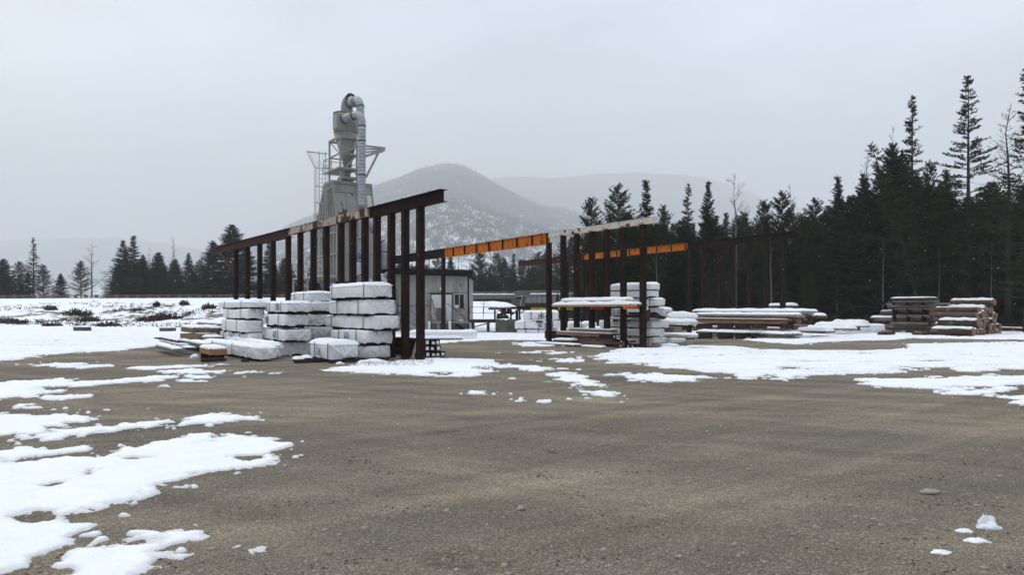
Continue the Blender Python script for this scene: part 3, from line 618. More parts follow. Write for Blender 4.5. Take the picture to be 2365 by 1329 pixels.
# named trees: (kind, column, top row, distance, width factor, label)
LEFT = [
 ('spruce2', -40, 560, 112, 1.0, 'dark conifer standing just outside the left edge of the photo'),
 ('spruce3', 8, 598, 118, 1.0, 'low dark conifer half cut by the left edge, behind the guardrail'),
 ('pine2', 44, 606, 124, 1.2, 'short ragged conifer left of the tall narrow pine at far left'),
 ('sparse2', 77, 549, 116, 1.0, 'tall narrow open pine, tallest of the group at far left'),
 ('pine3', 100, 612, 120, 1.0, 'bushy pine tucked against the right side of the tall far-left pine'),
 ('spruce1', 140, 632, 122, 1.2, 'small lone conifer between the far-left group and the round open pine'),
 ('pine1', 187, 604, 112, 1.0, 'round open pine just left of the pale bare tree'),
 ('birch1', 212, 564, 120, 1.3, 'pale bare leafless tree standing alone on the left bank'),
 ('birch2', 246, 640, 124, 1.2, 'low bare shrubby tree right of the tall pale bare tree'),
 ('spruce2', 284, 556, 114, 1.15, 'dark conifer at the left side of the dense left clump'),
 ('spruce4', 308, 545, 118, 1.35, 'sharp-topped conifer, tallest of the dense left clump'),
 ('spruce1', 330, 588, 116, 1.0, 'dark conifer on the right slope of the dense left clump'),
 ('birch2', 345, 572, 126, 1.0, 'thin bare tree between the two dark clumps on the left'),
 ('spruce3', 366, 583, 116, .9, 'broad dark conifer beside the thin bare tree in the left clump'),
 ('larch2', 400, 547, 114, 1.0, 'sparse spire-like tree with dead branches left of the first rack'),
 ('spruce1', 400, 600, 118, 1.0, 'dark conifer at the foot of the sparse spire-like tree'),
 ('spruce2', 436, 585, 116, 1.2, 'single neat conifer just left of the big trees by the rack'),
 ('spruce1', 492, 556, 108, 1.2, 'big dark conifer directly left of the end of the first rack beam'),
 ('spruce3', 536, 519, 110, .95, 'tallest big dark conifer behind the far end of the first rack'),
 ('spruce1', 568, 566, 112, 1.1, 'dark conifer seen between the second and third posts of the first rack'),
 ('spruce4', 621, 556, 106, 1.3, 'slim snowy spruce framed between the fourth posts of the first rack'),
 ('spruce2', 655, 600, 114, 1.1, 'dark conifer between the slim snowy spruce and the bare bush'),
 ('birch1', 700, 568, 100, 1.6, 'bare twiggy tree behind the rack beside the dust tower'),
 ('spruce3', 720, 618, 118, 1.0, 'low dark conifer behind the railing of the dust tower'),
]
for k, px, yt, D, w, lb in LEFT: tree(k, px, yt, D, lb, wide=w*(1.0 if k[0] in 'bl' else 2.1))
for i_ in range(64):
    px = rnd.choice([rnd.uniform(-120, 135), rnd.uniform(265, 470), rnd.uniform(265, 470), rnd.uniform(470, 770), rnd.uniform(540, 960)])
    tree(rnd.choice(['spruce1', 'spruce3', 'pine3', 'spruce2', 'spruce1']), px, rnd.uniform(596, 655) if px > 250 else rnd.uniform(625, 665), rnd.uniform(110, 130), 'lower dark conifer filling the tree row behind the guardrail', 'lower conifers behind the guardrail', wide=rnd.uniform(1.8, 2.5))
for i_ in range(9): tree('birch2' if i_ % 2 else 'birch1', 235+i_*58+rnd.uniform(-20, 20), rnd.uniform(585, 650), rnd.uniform(108, 124), 'thin leafless tree standing among the conifers behind the guardrail', 'leafless trees behind the guardrail', wide=1.2)
RIGHT = [
 ('pine2', 1366, 462, 60, 1.0, 'round-topped pine above the left part of the second rack beam'),
 ('pine1', 1428, 430, 62, 1.1, 'broad pine right of the round-topped pine behind the second rack'),
 ('spruce4', 1492, 416, 64, 1.3, 'tall pointed conifer above the end of the second rack beam'),
 ('pine1', 1532, 478, 62, .9, 'lower pine just right of the second rack beam end'),
 ('sparse2', 1590, 424, 63, 1.15, 'open-crowned pine left of the dense oval pine over the third rack'),
 ('spruce2', 1636, 420, 60, .9, 'dense oval pine over the middle of the third rack'),
 ('birch1', 1698, 402, 58, .9, 'tall pale leafless tree rising above the orange part of the third rack'),
 ('birch2', 1826, 425, 72, .9, 'bare leafless tree showing above the pines in the gap right of centre'),
 ('pine3', 1765, 462, 64, 1.0, 'bushy pine right of the tall pale leafless tree'),
 ('pine1', 1806, 446, 62, 1.0, 'bushy pine above the end of the third rack beam'),
 ('pine1', 1882, 462, 60, 1.0, 'pine between the third rack end and the small pointed spruce'),
 ('spruce2', 1934, 408, 64, 1.1, 'small pointed spruce top standing clear left of the tall right group'),
 ('larch2', 2003, 344, 62, .8, 'thin bare spire rising out of dark conifers left of the tall pines'),
 ('spruce1', 1995, 400, 60, 1.0, 'dark conifer around the foot of the thin bare spire'),
 ('spruce3', 2060, 330, 60, .75, 'broad dense conifer on the left shoulder of the tall dark pine'),
 ('birch2', 2062, 288, 63, .6, 'bare twiggy treetop poking out left of the tall dark pine'),
 ('sparse2', 2107, 221, 58, 1.0, 'tall dark pine, second tallest full tree on the right'),
 ('lean', 2128, 330, 56, 1.0, 'leaning pine trunk on the right side of the tall dark pine'),
 ('spruce1', 2085, 345, 61, .8, 'dense dark conifer close against the left side of the tall dark pine'),
 ('pine3', 2146, 372, 60, .7, 'dark bushy pine close against the right side of the tall dark pine'),
 ('spruce2', 2028, 392, 63, 1.0, 'dark conifer between the thin bare spire and the broad dense conifer'),
 ('spruce2', 2185, 392, 62, 1.0, 'dark conifer between the two tallest pines on the right'),
 ('sparse1', 2237, 172, 57, 1.0, 'tallest open pine with wide level branches on the right'),
 ('larch1', 2328, 240, 55, 1.0, 'tall bare larch near the right edge of the photo'),
 ('sparse2', 2372, 150, 50, 1.1, 'tall thin-tufted pine cut by the right edge of the photo'),
 ('spruce3', 2290, 420, 60, 1.0, 'dark bushy conifer between the tallest open pine and the bare larch'),
 ('spruce1', 2362, 430, 56, 1.1, 'dark bushy conifer at the foot of the bare larch'),
 ('pine3', 2150, 430, 58, 1.1, 'broad dark pine under the leaning pine'),
 ('spruce3', 1965, 452, 57, 1.0, 'broad dark conifer left of the thin bare spire'),
]
for k, px, yt, D, w, lb in RIGHT: tree(k, px, yt, D, lb, wide=w*(1.0 if k[0] == 'b' else 1.4))
MID = [(1090,610),(1108,583),(1130,618),(1148,590),(1165,598),(1186,585),(1206,600),(1228,603),(1245,582),(1262,578),(1285,590),(1180,620),(1220,615),(1300,560),(1320,545),(1338,575),(1068,622),(1040,585),(1010,600),(985,612),(962,618)]
for i_, (px, yt) in enumerate(MID):
    tree(['spruce4', 'pine3', 'spruce2', 'pine1', 'spruce1'][i_ % 5], px, yt+rnd.uniform(-3, 3), 128+rnd.uniform(0, 14), 'dark conifer in the row of mixed trees behind the road bridge', 'trees behind the road bridge', wide=1.8)
for i_ in range(20):
    px = 1070+i_*17+rnd.uniform(-8, 8); tree(rnd.choice(['pine3', 'spruce3', 'pine1', 'spruce1']), px, rnd.uniform(622, 650), 120+rnd.uniform(0, 6), 'dark conifer in the row of mixed trees behind the road bridge', 'trees behind the road bridge', wide=1.7)
# the forest on the right, in rows going back
def env(px): return np.interp(px, [1340, 1420, 1500, 1600, 1700, 1800, 1900, 2000, 2100, 2200, 2365, 2700], [520, 485, 490, 495, 490, 500, 490, 440, 400, 440, 460, 440])
row = [(60, 66, 62, 44), (67, 76, 48, 40), (78, 92, 36, 36), (95, 115, 20, 30)]
for D0, D1, yo, cnt in row:
    for i_ in range(cnt):
        px = 1350+(2620-1350)*(i_+rnd.random())/cnt
        if px < 1420 and D0 > 90: continue
        D = rnd.uniform(D0, D1); yt = env(px)+rnd.uniform(-8, 55)+(yo-30)*.3
        tree(rnd.choice(['spruce1', 'spruce2', 'spruce3', 'spruce4', 'pine1', 'pine3', 'pine2']), px, yt, D, 'dark conifer in the dense forest behind the log and board piles', 'forest trees on the right', wide=1.6)
for i_ in range(34):       # low young growth along the forest edge
    px = 1440+(2600-1440)*(i_+rnd.random())/34
    tree(rnd.choice(['spruce1', 'spruce3', 'pine3']), px, rnd.uniform(590, 660), rnd.uniform(57, 63), 'low dark young conifer along the edge of the right forest', 'young conifers at the forest edge', wide=1.6)
for i_ in range(9):
    px = 1500+i_*100+rnd.uniform(-40, 40); tree(rnd.choice(['birch1', 'birch2', 'larch2']), px, rnd.uniform(540, 620), rnd.uniform(55, 58), 'thin leafless tree in front of the dark right forest', 'leafless trees at the forest edge', wide=.9)
# ---------------------------------------------------------------- gantry racks
def on_line(A, B, px):
    d = B-A; t = solve(A, d, px); return A+d*t
def rack(name, label, pn, Dn, pf, Df, beam_y, sections, posts, pw, zb_fix=None, studs=0, group=None, postmat='rust', brace=None):
    """beam from picture column pn (depth Dn) to pf (depth Df); beam_y = top rows at both ends"""
    A = Vector(((pn-CX)/F*Dn, Dn, 0)); B = Vector(((pf-CX)/F*Df, Df, 0)); d = (B-A).normalized(); s = Vector((d.y, -d.x, 0))
    zA = zz(beam_y[0], Dn); zB = zz(beam_y[1], Df); Ln = (B-A).length
    topz = lambda p: zA+(zB-zA)*((p-A).length/Ln)
    root = thing(name, label, 'steel rack', (A.x, A.y, 0), group)
    for p0, p1, h, m, nm, lb, w in sections:
        a = on_line(A, B, p0); b = on_line(A, B, p1); za, zb = topz(a), topz(b)
        a3 = Vector((a.x, a.y, za)); b3 = Vector((b.x, b.y, zb)); mb = MB(); ft = .016; U3 = b3-a3
        for dz, ww in ((0, w), (-h+ft, w)):
            mb.box(a3-s*ww/2+Vector((0, 0, dz-ft)), U3, s*ww, Vector((0, 0, ft)))
        tw_ = w-.03 if nm == 'peel' else .016
        mb.box(a3-s*tw_/2+Vector((0, 0, -h+ft)), U3, s*tw_, Vector((0, 0, h-2*ft)))
        beam_o = None
        n = max(int(U3.length/1.35), 1); stf = []
        if 'orange' in nm:
            for k in range(n+1):
                q = a3.lerp(b3, min(max(k/n, .01), .985)); stf.append(MB().box(q-s*(w/2-.004)+Vector((0, 0, -h+ft+.003)), d*.016, s*(w-.008), Vector((0, 0, h-2*ft-.006))))
        bo = mb.build('beam_section', M[m], root, label=lb)
        for st_ in stf: st_.build('stiffener', M['rust'], bo)
    a = on_line(A, B, sections[0][0]); b = on_line(A, B, sections[-1][1])
    for k in range(studs):
        q = a.lerp(b, (k+.5)/studs); q = Vector((q.x, q.y, topz(q)))
        mb = MB(); mb.tube([q, q+ZX*.05], .035, 6); mb.build('stud', M['darksteel'], root)
    for px, hh in posts:
        q = on_line(A, B, px); zt = topz(q)-hh; zb = gzf(q.x, q.y)-.2; mb = MB(); w = pw
        # wide-flange column: two flanges and a web
        mb.box(Vector((q.x, q.y, zb))-d*w/2-s*w/2, d*.016, s*w, ZX*(zt-zb))
        mb.box(Vector((q.x, q.y, zb))+d*(w/2-.016)-s*w/2, d*.016, s*w, ZX*(zt-zb))
        mb.box(Vector((q.x, q.y, zb))-d*(w/2-.016)-s*.03, d*(w-.032), s*.06, ZX*(zt-zb))
        # side plates that close the column, as these old racks have
        mb.box(Vector((q.x, q.y, zb))-d*(w/2-.016)-s*(w/2-.012), d*(w-.032), s*.01, ZX*(zt-zb-.002))
        mb.box(Vector((q.x, q.y, zb))-d*(w/2-.016)+s*(w/2-.022), d*(w-.032), s*.01, ZX*(zt-zb-.002))
        mb.box(Vector((q.x, q.y, zt-.02))-d*(w*.75)-s*(w*.6), d*w*1.5, s*w*1.2, ZX*.018)
        mb.build('post', M[postmat], root)
    if brace:
        px, z1, px2, z2 = brace; q = on_line(A, B, px); r = on_line(A, B, px2)
        mb = MB(); mb.bar(Vector((q.x, q.y, z1)), Vector((r.x, r.y, z2)), .16, .2); mb.build('brace', M['rustred'], root)
    return root, A, B, d, s, topz
G1 = rack('overhead_beam_rack', 'dark rusty beam rack on many posts behind the wrapped bundles, nearest of three racks',
  1025, 21.8, 497, 43.3, (437, 572),
  [(1025, 855, .36, 'rust', 'dark', 'dark rusty near end section', .26), (855, 672, .30, 'peelrust', 'peel', 'pale section with peeling white paint', .24), (672, 497, .40, 'rustred', 'far', 'red-brown far end section', .26)],
  [(971,.35),(936,.35),(904,.35),(871,.35),(843,.30),(815,.30),(788,.30),(754,.30),(724,.30),(694,.30),(666,.36),(631,.36),(600,.36),(572,.36),(545,.36)], .205, studs=15, brace=(514, 4.75, 546, 3.35))
G2 = rack('overhead_beam_rack', 'steel beam rack with orange middle and peeling white near end, second of three racks',
  1517, 29.8, 912, 53.2, (500, 592),
  [(1517, 1270, .25, 'peel', 'peel', 'white near section with rust showing through', .22), (1269, 1024, .55, 'orange', 'orange', 'bright orange middle section', .22), (1023, 905, .55, 'rust', 'dark', 'dark brown far section', .2)],
  [(1485,.2),(1440,.2),(1402,.2),(1367,.2),(1332,.2),(1301,.2),(1268,.5),(1024,.54)], .21, studs=15)
G3 = rack('overhead_beam_rack', 'dark beam rack with orange middle before the forest, farthest right of three racks',
  1840, 41.5, 1197, 68.0, (534, 604),
  [(1840, 1588, .40, 'rust', 'dark', 'dark near section', .22), (1587, 1346, .46, 'orange', 'orange', 'orange middle section', .22), (1345, 1197, .50, 'rustred', 'far', 'red-brown far section', .2)],
  [(1808,.38),(1768,.38),(1730,.38),(1693,.38),(1658,.38),(1623,.38),(1592,.4),(1347,.45),(1309,.5)], .23, studs=0, postmat='rust2', brace=(1232, 5.25, 1270, 3.4))

# ---------------------------------------------------------------- snow caps, wraps, boards
def snowcap(name, O, a, b, t, parent, over=.03, p=5, seed=None, nu=None, nv=8, rag=.25, m='snow'):
    """snow lying on the rectangle O + a + b; rounded edge, uneven thickness"""
    la, lb = a.length, b.length; nu = nu or int(min(max(la/.12, 8), 70)); ad, bd = a/la, b/lb
    seed = rnd.random()*100 if seed is None else seed; V = []; Fc = []
    for i in range(nu+1):
        for j in range(nv+1):
            s = i/nu*2-1; r = j/nv*2-1
            s = math.copysign(abs(s)**.6 if nu < 20 else abs(s), s); r = math.copysign(abs(r)**.55, r)
            h = max(0, 1-max(abs(s)**(p*max(la/.8, 1)), abs(r)**p))**.5
            nn = mnoise.noise(Vector((s*la*1.1+seed, r*lb*1.3, seed)))
            oa = over*(1+.6*mnoise.noise(Vector((r*2+seed, s*la, 3)))); 
            q = O+a*.5+b*.5+ad*s*(la/2+oa)+bd*r*(lb/2+oa)+ZX*(t*h*(1+rag*nn*1.6)-.012*(1-h)*2)
            V.append(q)
    for i in range(nu):
        for j in range(nv):
            k = i*(nv+1)+j; Fc.append((k, k+nv+1, k+nv+2, k+1))
    if ad.cross(bd).z < 0: Fc = [tuple(reversed(f)) for f in Fc]
    mb = MB(); mb.add(V, Fc, True); return mb.build(name, M[m], parent)
GLY = {'0': [[(.5,0),(.15,.3),(.1,.7),(.45,1),(.8,.75),(.85,.3),(.5,0)]], '1': [[(.5,0),(.45,1.1)]], '2': [[(.1,.8),(.4,1),(.75,.8),(.6,.45),(.1,.05),(.5,.12),(.95,0)]], '3': [[(.15,.9),(.6,1),(.8,.75),(.4,.52),(.85,.3),(.6,.02),(.1,.08)]],
  '6': [[(.6,1),(.25,.6),(.15,.25),(.5,0),(.8,.25),(.5,.45),(.2,.3)]], '8': [[(.5,.52),(.15,.75),(.5,1),(.8,.78),(.5,.52),(.1,.25),(.5,0),(.88,.25),(.5,.52)]], '|': [[(.55,-.25),(.45,1.15)]], "'": [[(.5,.9),(.55,1.1)]],
  'N': [[(.1,0),(.15,.9),(.75,.1),(.8,1)]], 'G': [[(.8,.8),(.4,.95),(.1,.5),(.4,.05),(.8,.3),(.5,.4)]], 'C': [[(.8,.85),(.4,.95),(.1,.5),(.4,.05),(.85,.15)]], 'T': [[(0,.9),(1.1,1.1)],[(.5,.98),(.4,0)]], '-': [[(.1,.5),(.9,.55)]], 'V': [[(.1,1),(.5,0),(.9,1)]]}
def marking(text, O, xd, h, w, parent, m='ink', th=.022, nrm=None):
    """hand-painted strokes laid as thin ribbons on a wrap; xd = reading direction"""
    nrm = nrm or -VX; mb = MB(); x = 0; rr = random.Random(len(text)*7+ord(text[0]))
    for ch in text:
        dy = rr.uniform(-.12, .08)
        for st in GLY.get(ch, []):
            pts = [O+xd*(x+p[0]*w*.8)+ZX*((p[1]+dy)*h) for p in st]
            for p, q in zip(pts, pts[1:]):
                d = (q-p); 
                if d.length < 1e-4: continue
                sd = d.cross(nrm).normalized()*th/2; e = d.normalized()*th*.35
                mb.add([p-e-sd, q+e-sd, q+e+sd, p-e+sd, p-e-sd+nrm*.004, q+e-sd+nrm*.004, q+e+sd+nrm*.004, p-e+sd+nrm*.004], [(0, 1, 2, 3), (4, 5, 6, 7), (0, 1, 5, 4), (2, 3, 7, 6)])
        x += w*(.55 if ch in '|1' else 1)
    return mb.build('marking', M[m], parent)
def wrapmesh(C, Lu, Lv, z0, z1, seed, bulge=.02, hang=.06, Ud=UX, Vd=VX):
    """loose wrap round a bundle: four sides and a top, rounded, creased, with an uneven lower hem.
    outline param: u from C to C+U*Lu, v from C to C+V*Lv"""
    H = z1-z0; r = min(.05, H*.2); nu = max(int(Lu/.07), 6); nv = max(int(Lv/.05), 6); nz_ = 12
    ring = [(i/nu, 0) for i in range(nu)]+[(1, j/nv) for j in range(nv)]+[(1-i/nu, 1) for i in range(nu)]+[(0, 1-j/nv) for j in range(nv)]
    c = Vector((C.x, C.y, 0))+Ud*Lu/2+Vd*Lv/2; S = seed*13.7; rows = []
    prof = [(k/nz_*(H-r), 0) for k in range(nz_+1)]+[(H-r+r*math.sin(a), r*(1-math.cos(a))) for a in (.5, 1.0, 1.57)]
    for zi, (zh, ins) in enumerate(prof):
        row = []
        for (u, v) in ring:
            U_ = (u-.5)*Lu; V_ = (v-.5)*Lv
            # round the upright corners
            du = Lu/2-abs(U_); dv = Lv/2-abs(V_); k = max(0, 1-math.hypot(du, dv)/.07)
            fu = math.copysign(Lu/2 >= 0 and 1, U_); fv = math.copysign(1, V_)
            U2 = U_-fu*(.022*k+ins); V2 = V_-fv*(.022*k+ins)
            endf = (u in (0, 1)); f = zh/H
            p = Vector((U2*1.3+S, V2*1.7-S, zh*2.0))
            n = .8*mnoise.noise(p*1.3)+.75*(1-2*abs(mnoise.noise(Vector((U2*2.2+V2*2.2+zh*3+S, (U2-V2)*.9-zh*1.6, S)))))
            amp = bulge*(.7 if not endf else 1.25)
            off = amp*n+.018*math.sin(f*math.pi)
            if endf:   # gift-wrap folds on the ends
                vv = abs(v-.5)*2; off += .035*max(0, 1-abs((1-f)*1.1-(1-vv))*8)
            zs = .045*(zh/H)*(mnoise.noise(Vector((U2*.7+S, V2*.9, S)))+.2*mnoise.noise(Vector((U2*3+S, V2*3, S)))); q = c+Ud*(U2+(fu*off if endf or du < .001 else 0))+Vd*(V2+(fv*off if not endf or dv < .001 else 0))
            z = z0+zh
            if zi == 0: z += hang*(abs(mnoise.noise(Vector((U2*1.5+S, V2*2.5, S))))*1.5-.12)*(1.6 if endf else .55)
            row.append(Vector((q.x, q.y, z+zs+(.012*mnoise.noise(p) if zi > nz_ else 0))))
        rows.append(row)
    m = len(ring); V = [q for row in rows for q in row]; Fc = []
    for i in range(len(rows)-1):
        for j in range(m): Fc.append((i*m+j, (i+1)*m+j, (i+1)*m+(j+1) % m, i*m+(j+1) % m))
    V.append(c+ZX*(z1+.01)); t = len(V)-1; b0 = (len(rows)-1)*m
    for j in range(m): Fc.append((b0+j, t, b0+(j+1) % m))
    return MB().add(V, Fc, True)
def bundle(label, px, yt, yb, D, zsnow=0, text=None, tx=.45, th=.55, ink='ink', group='wrapped lumber bundles', straps=(.25, .75), Lu=None, Lv=None, hang=.06, runners=True, bulge=.02, name='wrapped_lumber_bundle', tagp=True, tw=None):
    """px = (far left column, near corner column, right column); rows yt, yb at the near corner, depth D there"""
    C = Vector(((px[1]-CX)/F*D, D, 0)); z0, z1 = zz(yb, D), zz(yt, D)
    Lu = Lu or min(max(solve(C, UX, px[0]), .4), 9); Lv = Lv or min(max(solve(C, VX, px[2]), .25), 3)
    root = thing(name, label, 'lumber bundle', (C.x, C.y, z0), group); sd = rnd.random()*50
    ya_ = rnd.uniform(-.035, .035); Ub = (UX+VX*ya_).normalized(); Vb = Vector((Ub.y, -Ub.x, 0)); Vb = Vb if Vb.dot(VX) > 0 else -Vb
    C2 = Vector((C.x, C.y, 0))+UX*Lu/2+VX*Lv/2-Ub*Lu/2-Vb*Lv/2; wrapmesh(C2, Lu, Lv, z0, z1, sd, bulge, hang, Ud=Ub, Vd=Vb).build('wrap', M['wrap'], root)
    q = MB(); q.box(Vector((C.x, C.y, z0))+UX*Lu/2+VX*Lv/2-Ub*(Lu/2-.07)-Vb*(Lv/2-.07), Ub*(Lu-.14), Vb*(Lv-.14), ZX*(z1-z0-.08)); q.build('boards', M['darkwood'], root)
    e = .045
    for s in straps:
        b = Vector((C2.x, C2.y, 0))+Ub*Lu*(1-s); q = MB(); w = .035
        q.box(b-Vb*e+ZX*(z0-.01), Ub*w, Vb*.006, ZX*(z1-z0+.03)); q.box(b-Vb*e+ZX*(z1+.022), Ub*w, Vb*(Lv+2*e), ZX*.006); q.box(b+Vb*(Lv+e)+ZX*(z0-.01), Ub*w, -Vb*.006, ZX*(z1-z0+.03))
        q.build('strap', M['strap'], root)
    if runners:
        for s in (.12, .5, .86):
            b = Vector((C.x, C.y, z0))+UX*Lu*s; q = MB(); q.box(b+VX*.02-ZX*.085, UX*.09, VX*(Lv-.04), ZX*.084); q.build('runner', M['darkwood'], root)
    if text: marking(text, Vector((C.x, C.y, 0))+UX*Lu*(1-tx)-VX*(.062)+ZX*(z0+(z1-z0)*.25), -UX, (z1-z0)*th, tw or (z1-z0)*th*.62, root, ink, th=.024)
    if tagp:
        b = Vector((C.x, C.y, 0))-UX*.075+VX*Lv*.45+ZX*(z1-(z1-z0)*.3); q = MB(); q.box(b, VX*.10, -UX*.004, ZX*.10); q.build('paper_tag', M['tape'], root)
    if zsnow: snowcap('snow_cap', Vector((C2.x, C2.y, z1-.005)), Ub*Lu, Vb*Lv, zsnow, root, over=.03, p=4)
    return root
GB = 'wrapped bundles stacked in front of the nearest rack'
# right-hand stack of the near group
bundle('lowest grey wrapped bundle at the foot of the right near stack, its end speckled dark', (768, 852, 903), 801, 829, 23.5, group=GB, runners=False)
bundle('wrapped bundle painted 1610, second from the bottom of the right near stack', (768, 843, 903.5), 765, 795, 23.4, text='16|0', tx=.42, group=GB)
bundle('wide wrapped bundle sticking out right, third from bottom of the right near stack', (755, 864, 920.5), 731, 761, 23.25, .03, group=GB, straps=(.15, .8))
bundle('wrapped bundle with loose draped end, second from the top of the right near stack', (758, 853, 916), 694, 726, 23.35, .04, group=GB, straps=(.25, .8))
bundle('topmost bundle of the right near stack under a thick cap of snow', (765, 846, 903), 657, 687, 23.3, .10, group=GB, straps=(.08, .93))
bundle('short bundle painted 268 standing in front of the right near stack', (716, 762, 828), 796, 831, 22.2, .13, text='268', tx=.42, th=.5, group=GB, straps=(.3, .97))
# middle stack
bundle('bottom bundle of the middle near stack, behind the long tarped pile', (600, 645, 718), 791, 822, 25.4, group=GB)
bundle('bundle painted 1610 with torn flap, second from bottom of the middle near stack', (601, 660, 719), 762, 789, 25.2, text='16|0', tx=.58, group=GB, hang=.12)
bundle('third bundle up in the middle near stack, faintly painted 21 8', (610, 657, 711), 727, 753, 25.3, text="2||8", tx=.15, th=.45, group=GB, hang=.10)
bundle('top bundle of the middle near stack, painted 2 0 0 with slashes', (611, 667, 721), 699, 721, 25.2, .07, text='2|0|0', tx=.52, th=.6, group=GB)
# stack between the middle and right ones
bundle('bottom bundle of the stack wedged between the middle and right near stacks', (690, 722, 768), 783, 812, 27.2, group=GB)
bundle('crumpled second bundle of the stack wedged between middle and right near stacks', (690, 722, 770), 757, 782, 27.0, .02, group=GB, bulge=.04)
bundle('third bundle up in the stack wedged between middle and right near stacks', (685, 723, 763), 727, 753, 27.1, group=GB)
bundle('fourth bundle up in the stack wedged between middle and right near stacks', (680, 721, 764), 699, 720, 27.0, .05, group=GB)
bundle('top bundle with thick snow in the stack wedged between middle and right near stacks', (671, 717, 768), 676, 697, 27.1, .07, group=GB)
# left stack
bundle('bottom bundle of the left near stack, faint blue marks, mostly behind the long tarped pile', (505, 572, 604), 771, 803, 27.0, group=GB, text='16|0', tx=.45, th=.6)
bundle('second bundle up in the left near stack', (511, 563, 609), 741, 768, 27.1, group=GB)
bundle('third bundle up in the left near stack, with a sagging flap on its end', (515, 573, 610), 714, 737, 27.2, group=GB, hang=.10)
bundle('wide flat top bundle of the left near stack with snow and ragged lower edge', (506, 578, 622), 697, 711, 27.0, .10, group=GB, hang=.10, bulge=.03)
# long tarped piles in front
bundle('long snow-topped wrapped pile lying behind the front one, running left from the middle stack', (471, 634, 660), 797, 824, 23.8, .10, group=GB, straps=(.1, .45), hang=.08, bulge=.035)
E2 = bundle('long low wrapped pile with teal print nearest the yard, at the front left', (478, 586, 630), 803, 831, 22.6, .07, group=GB, straps=(.2, .6), hang=.10, bulge=.045)
C = Vector(((586-CX)/F*22.6, 22.6, 0))
marking('---V-', C+UX*1.15-VX*.075+ZX*(zz(831, 22.6)+.05), -UX, .25, .2, E2, 'inkteal', th=.06)
def board(label, px0, px1, yt, yb, D, wv, m, snow=0, name='timber', cat='timber', group=None, Lu=None, rag=.25, Ud=UX, Vd=VX, ends=None):
    C = Vector(((px1-CX)/F*D, D, 0)); Lu = Lu or min(max(solve(C, Ud, px0), .2), 11); z0, z1 = zz(yb, D), zz(yt, D)
    root = thing(name, label, cat, (C.x, C.y, z0), group); q = MB(); O = Vector((C.x, C.y, z0))
    q.box(O, Ud*Lu, Vd*wv, ZX*(z1-z0)); q.build('board', M[m], root)
    if snow: snowcap('snow_cap', O+ZX*(z1-z0-.004), Ud*Lu, Vd*wv, snow, root, over=.012, p=4, nv=6, rag=rag)
    return root
# bearers under the front bundles
for px0, px1, yb, D, lb in ((466, 522, 838, 22.4, 'dark bearer timber under the left half of the front tarped pile'), (560, 576, 840, 22.5, 'dark bearer timber under the right half of the front tarped pile'), (683, 758, 841, 21.9, 'dark timber on the ground left of the bundle painted 268'), (762, 830, 842, 22.0, 'dark bearer timber under the near edge of the bundle painted 268'), (832, 900, 838, 23.0, 'dark bearer timber under the lowest bundle of the right near stack')):
    C = Vector(((px0-CX)/F*D, D, 0)); z1 = zz(yb-9.5, D); q = MB(); q.box(Vector((C.x, C.y, -.01)), VX*solve(C, VX, px1), UX*.16, ZX*max(z1, .08)); o = q.build('bearer_timber', M['darkwood']); tag(o, lb, 'timber', 'dark bearer timbers under the bundles')
for px, py, D, lb in ((693, 829, 22.2, 'left of two small snow-capped blocks beside the bundle painted 268'), (712, 826, 22.4, 'right of two small snow-capped blocks beside the bundle painted 268')):
    C = Vector(((px-9-CX)/F*D, D, 0)); t = thing('wood_block', lb, 'wood block', (C.x, C.y, 0)); z = zz(py, D)
    q = MB(); q.box(Vector((C.x, C.y, .0)), VX*.22, UX*.3, ZX*z); q.build('block', M['darkwood'], t); snowcap('snow_cap', Vector((C.x, C.y, z)), VX*.22, UX*.3, .07, t, p=3)
board('snow-covered dark plank lying over the front tarped pile', 512, 612, 805, 809, 22.9, .22, 'darkwood', .06, Lu=2.2)
# loose lumber left of the wrapped stacks
LG = 'loose timbers left of the wrapped stacks'
tb = board('orange-brown timber pack with a snow top at the far left end of the near group', 434, 486, 806, 821, 23.0, .0001+.5, 'lumberorange', .09, name='timber_pack', cat='timber pack', Lu=1.6)
C = Vector(((486-CX)/F*23.0, 23.0, 0))
for k, s in enumerate((.15, 1.35)):
    q = MB(); q.box(Vector((C.x, C.y, -.01))+UX*s, UX*.1, VX*.45, ZX*(zz(822, 23.0))); q.build('runner', M['darkwood'], tb)
for (a, b, yt, yb, D, wv, m, sn, lb) in [
 (418, 447, 757, 770, 29.5, .6, 'lumber', .09, 'brown timber pack at the upper left of the loose timbers'),
 (446, 479, 758, 768, 30.0, .7, 'lumberdk', .09, 'dark timber pack right of the upper left brown one'),
 (416, 441, 774, 788, 29.0, .5, 'lumber', 0, 'square brown timber pack lowest at the left of the loose timbers'),
 (442, 474, 779, 790, 28.6, .7, 'lumber', .07, 'brown timber pack with thin snow, beside the lowest square one'),
 (456, 511, 748, 757, 31.5, .7, 'lumberdk', .08, 'highest dark timber pack of the loose timbers, against the left stack'),
 (480, 511, 760, 771, 30.5, .7, 'lumbergrey', .08, 'grey snow-topped timber pack against the left near stack'),
 (412, 466, 794, 803, 26.8, .5, 'lumbergrey', .06, 'grey snow-topped plank pack low in front of the loose timbers'),
 (356, 412, 791, 794, 27.2, .25, 'darkwood', 0, 'long thin dark plank sticking out farthest left of the loose timbers'),
 (368, 418, 796, 800, 26.6, .3, 'darkwood', .03, 'dark plank under the long thin one with a little snow'),
 (360, 402, 806, 813, 25.0, .3, 'lumbergrey', .04, 'short weathered plank lying on the gravel, nearest of the loose timbers'),
 (395, 432, 803, 808, 25.6, .3, 'darkwood', .03, 'short dark plank on the gravel behind the nearest weathered one')]:
    board(lb, a, b, yt, yb, D, wv, m, sn, group=LG)

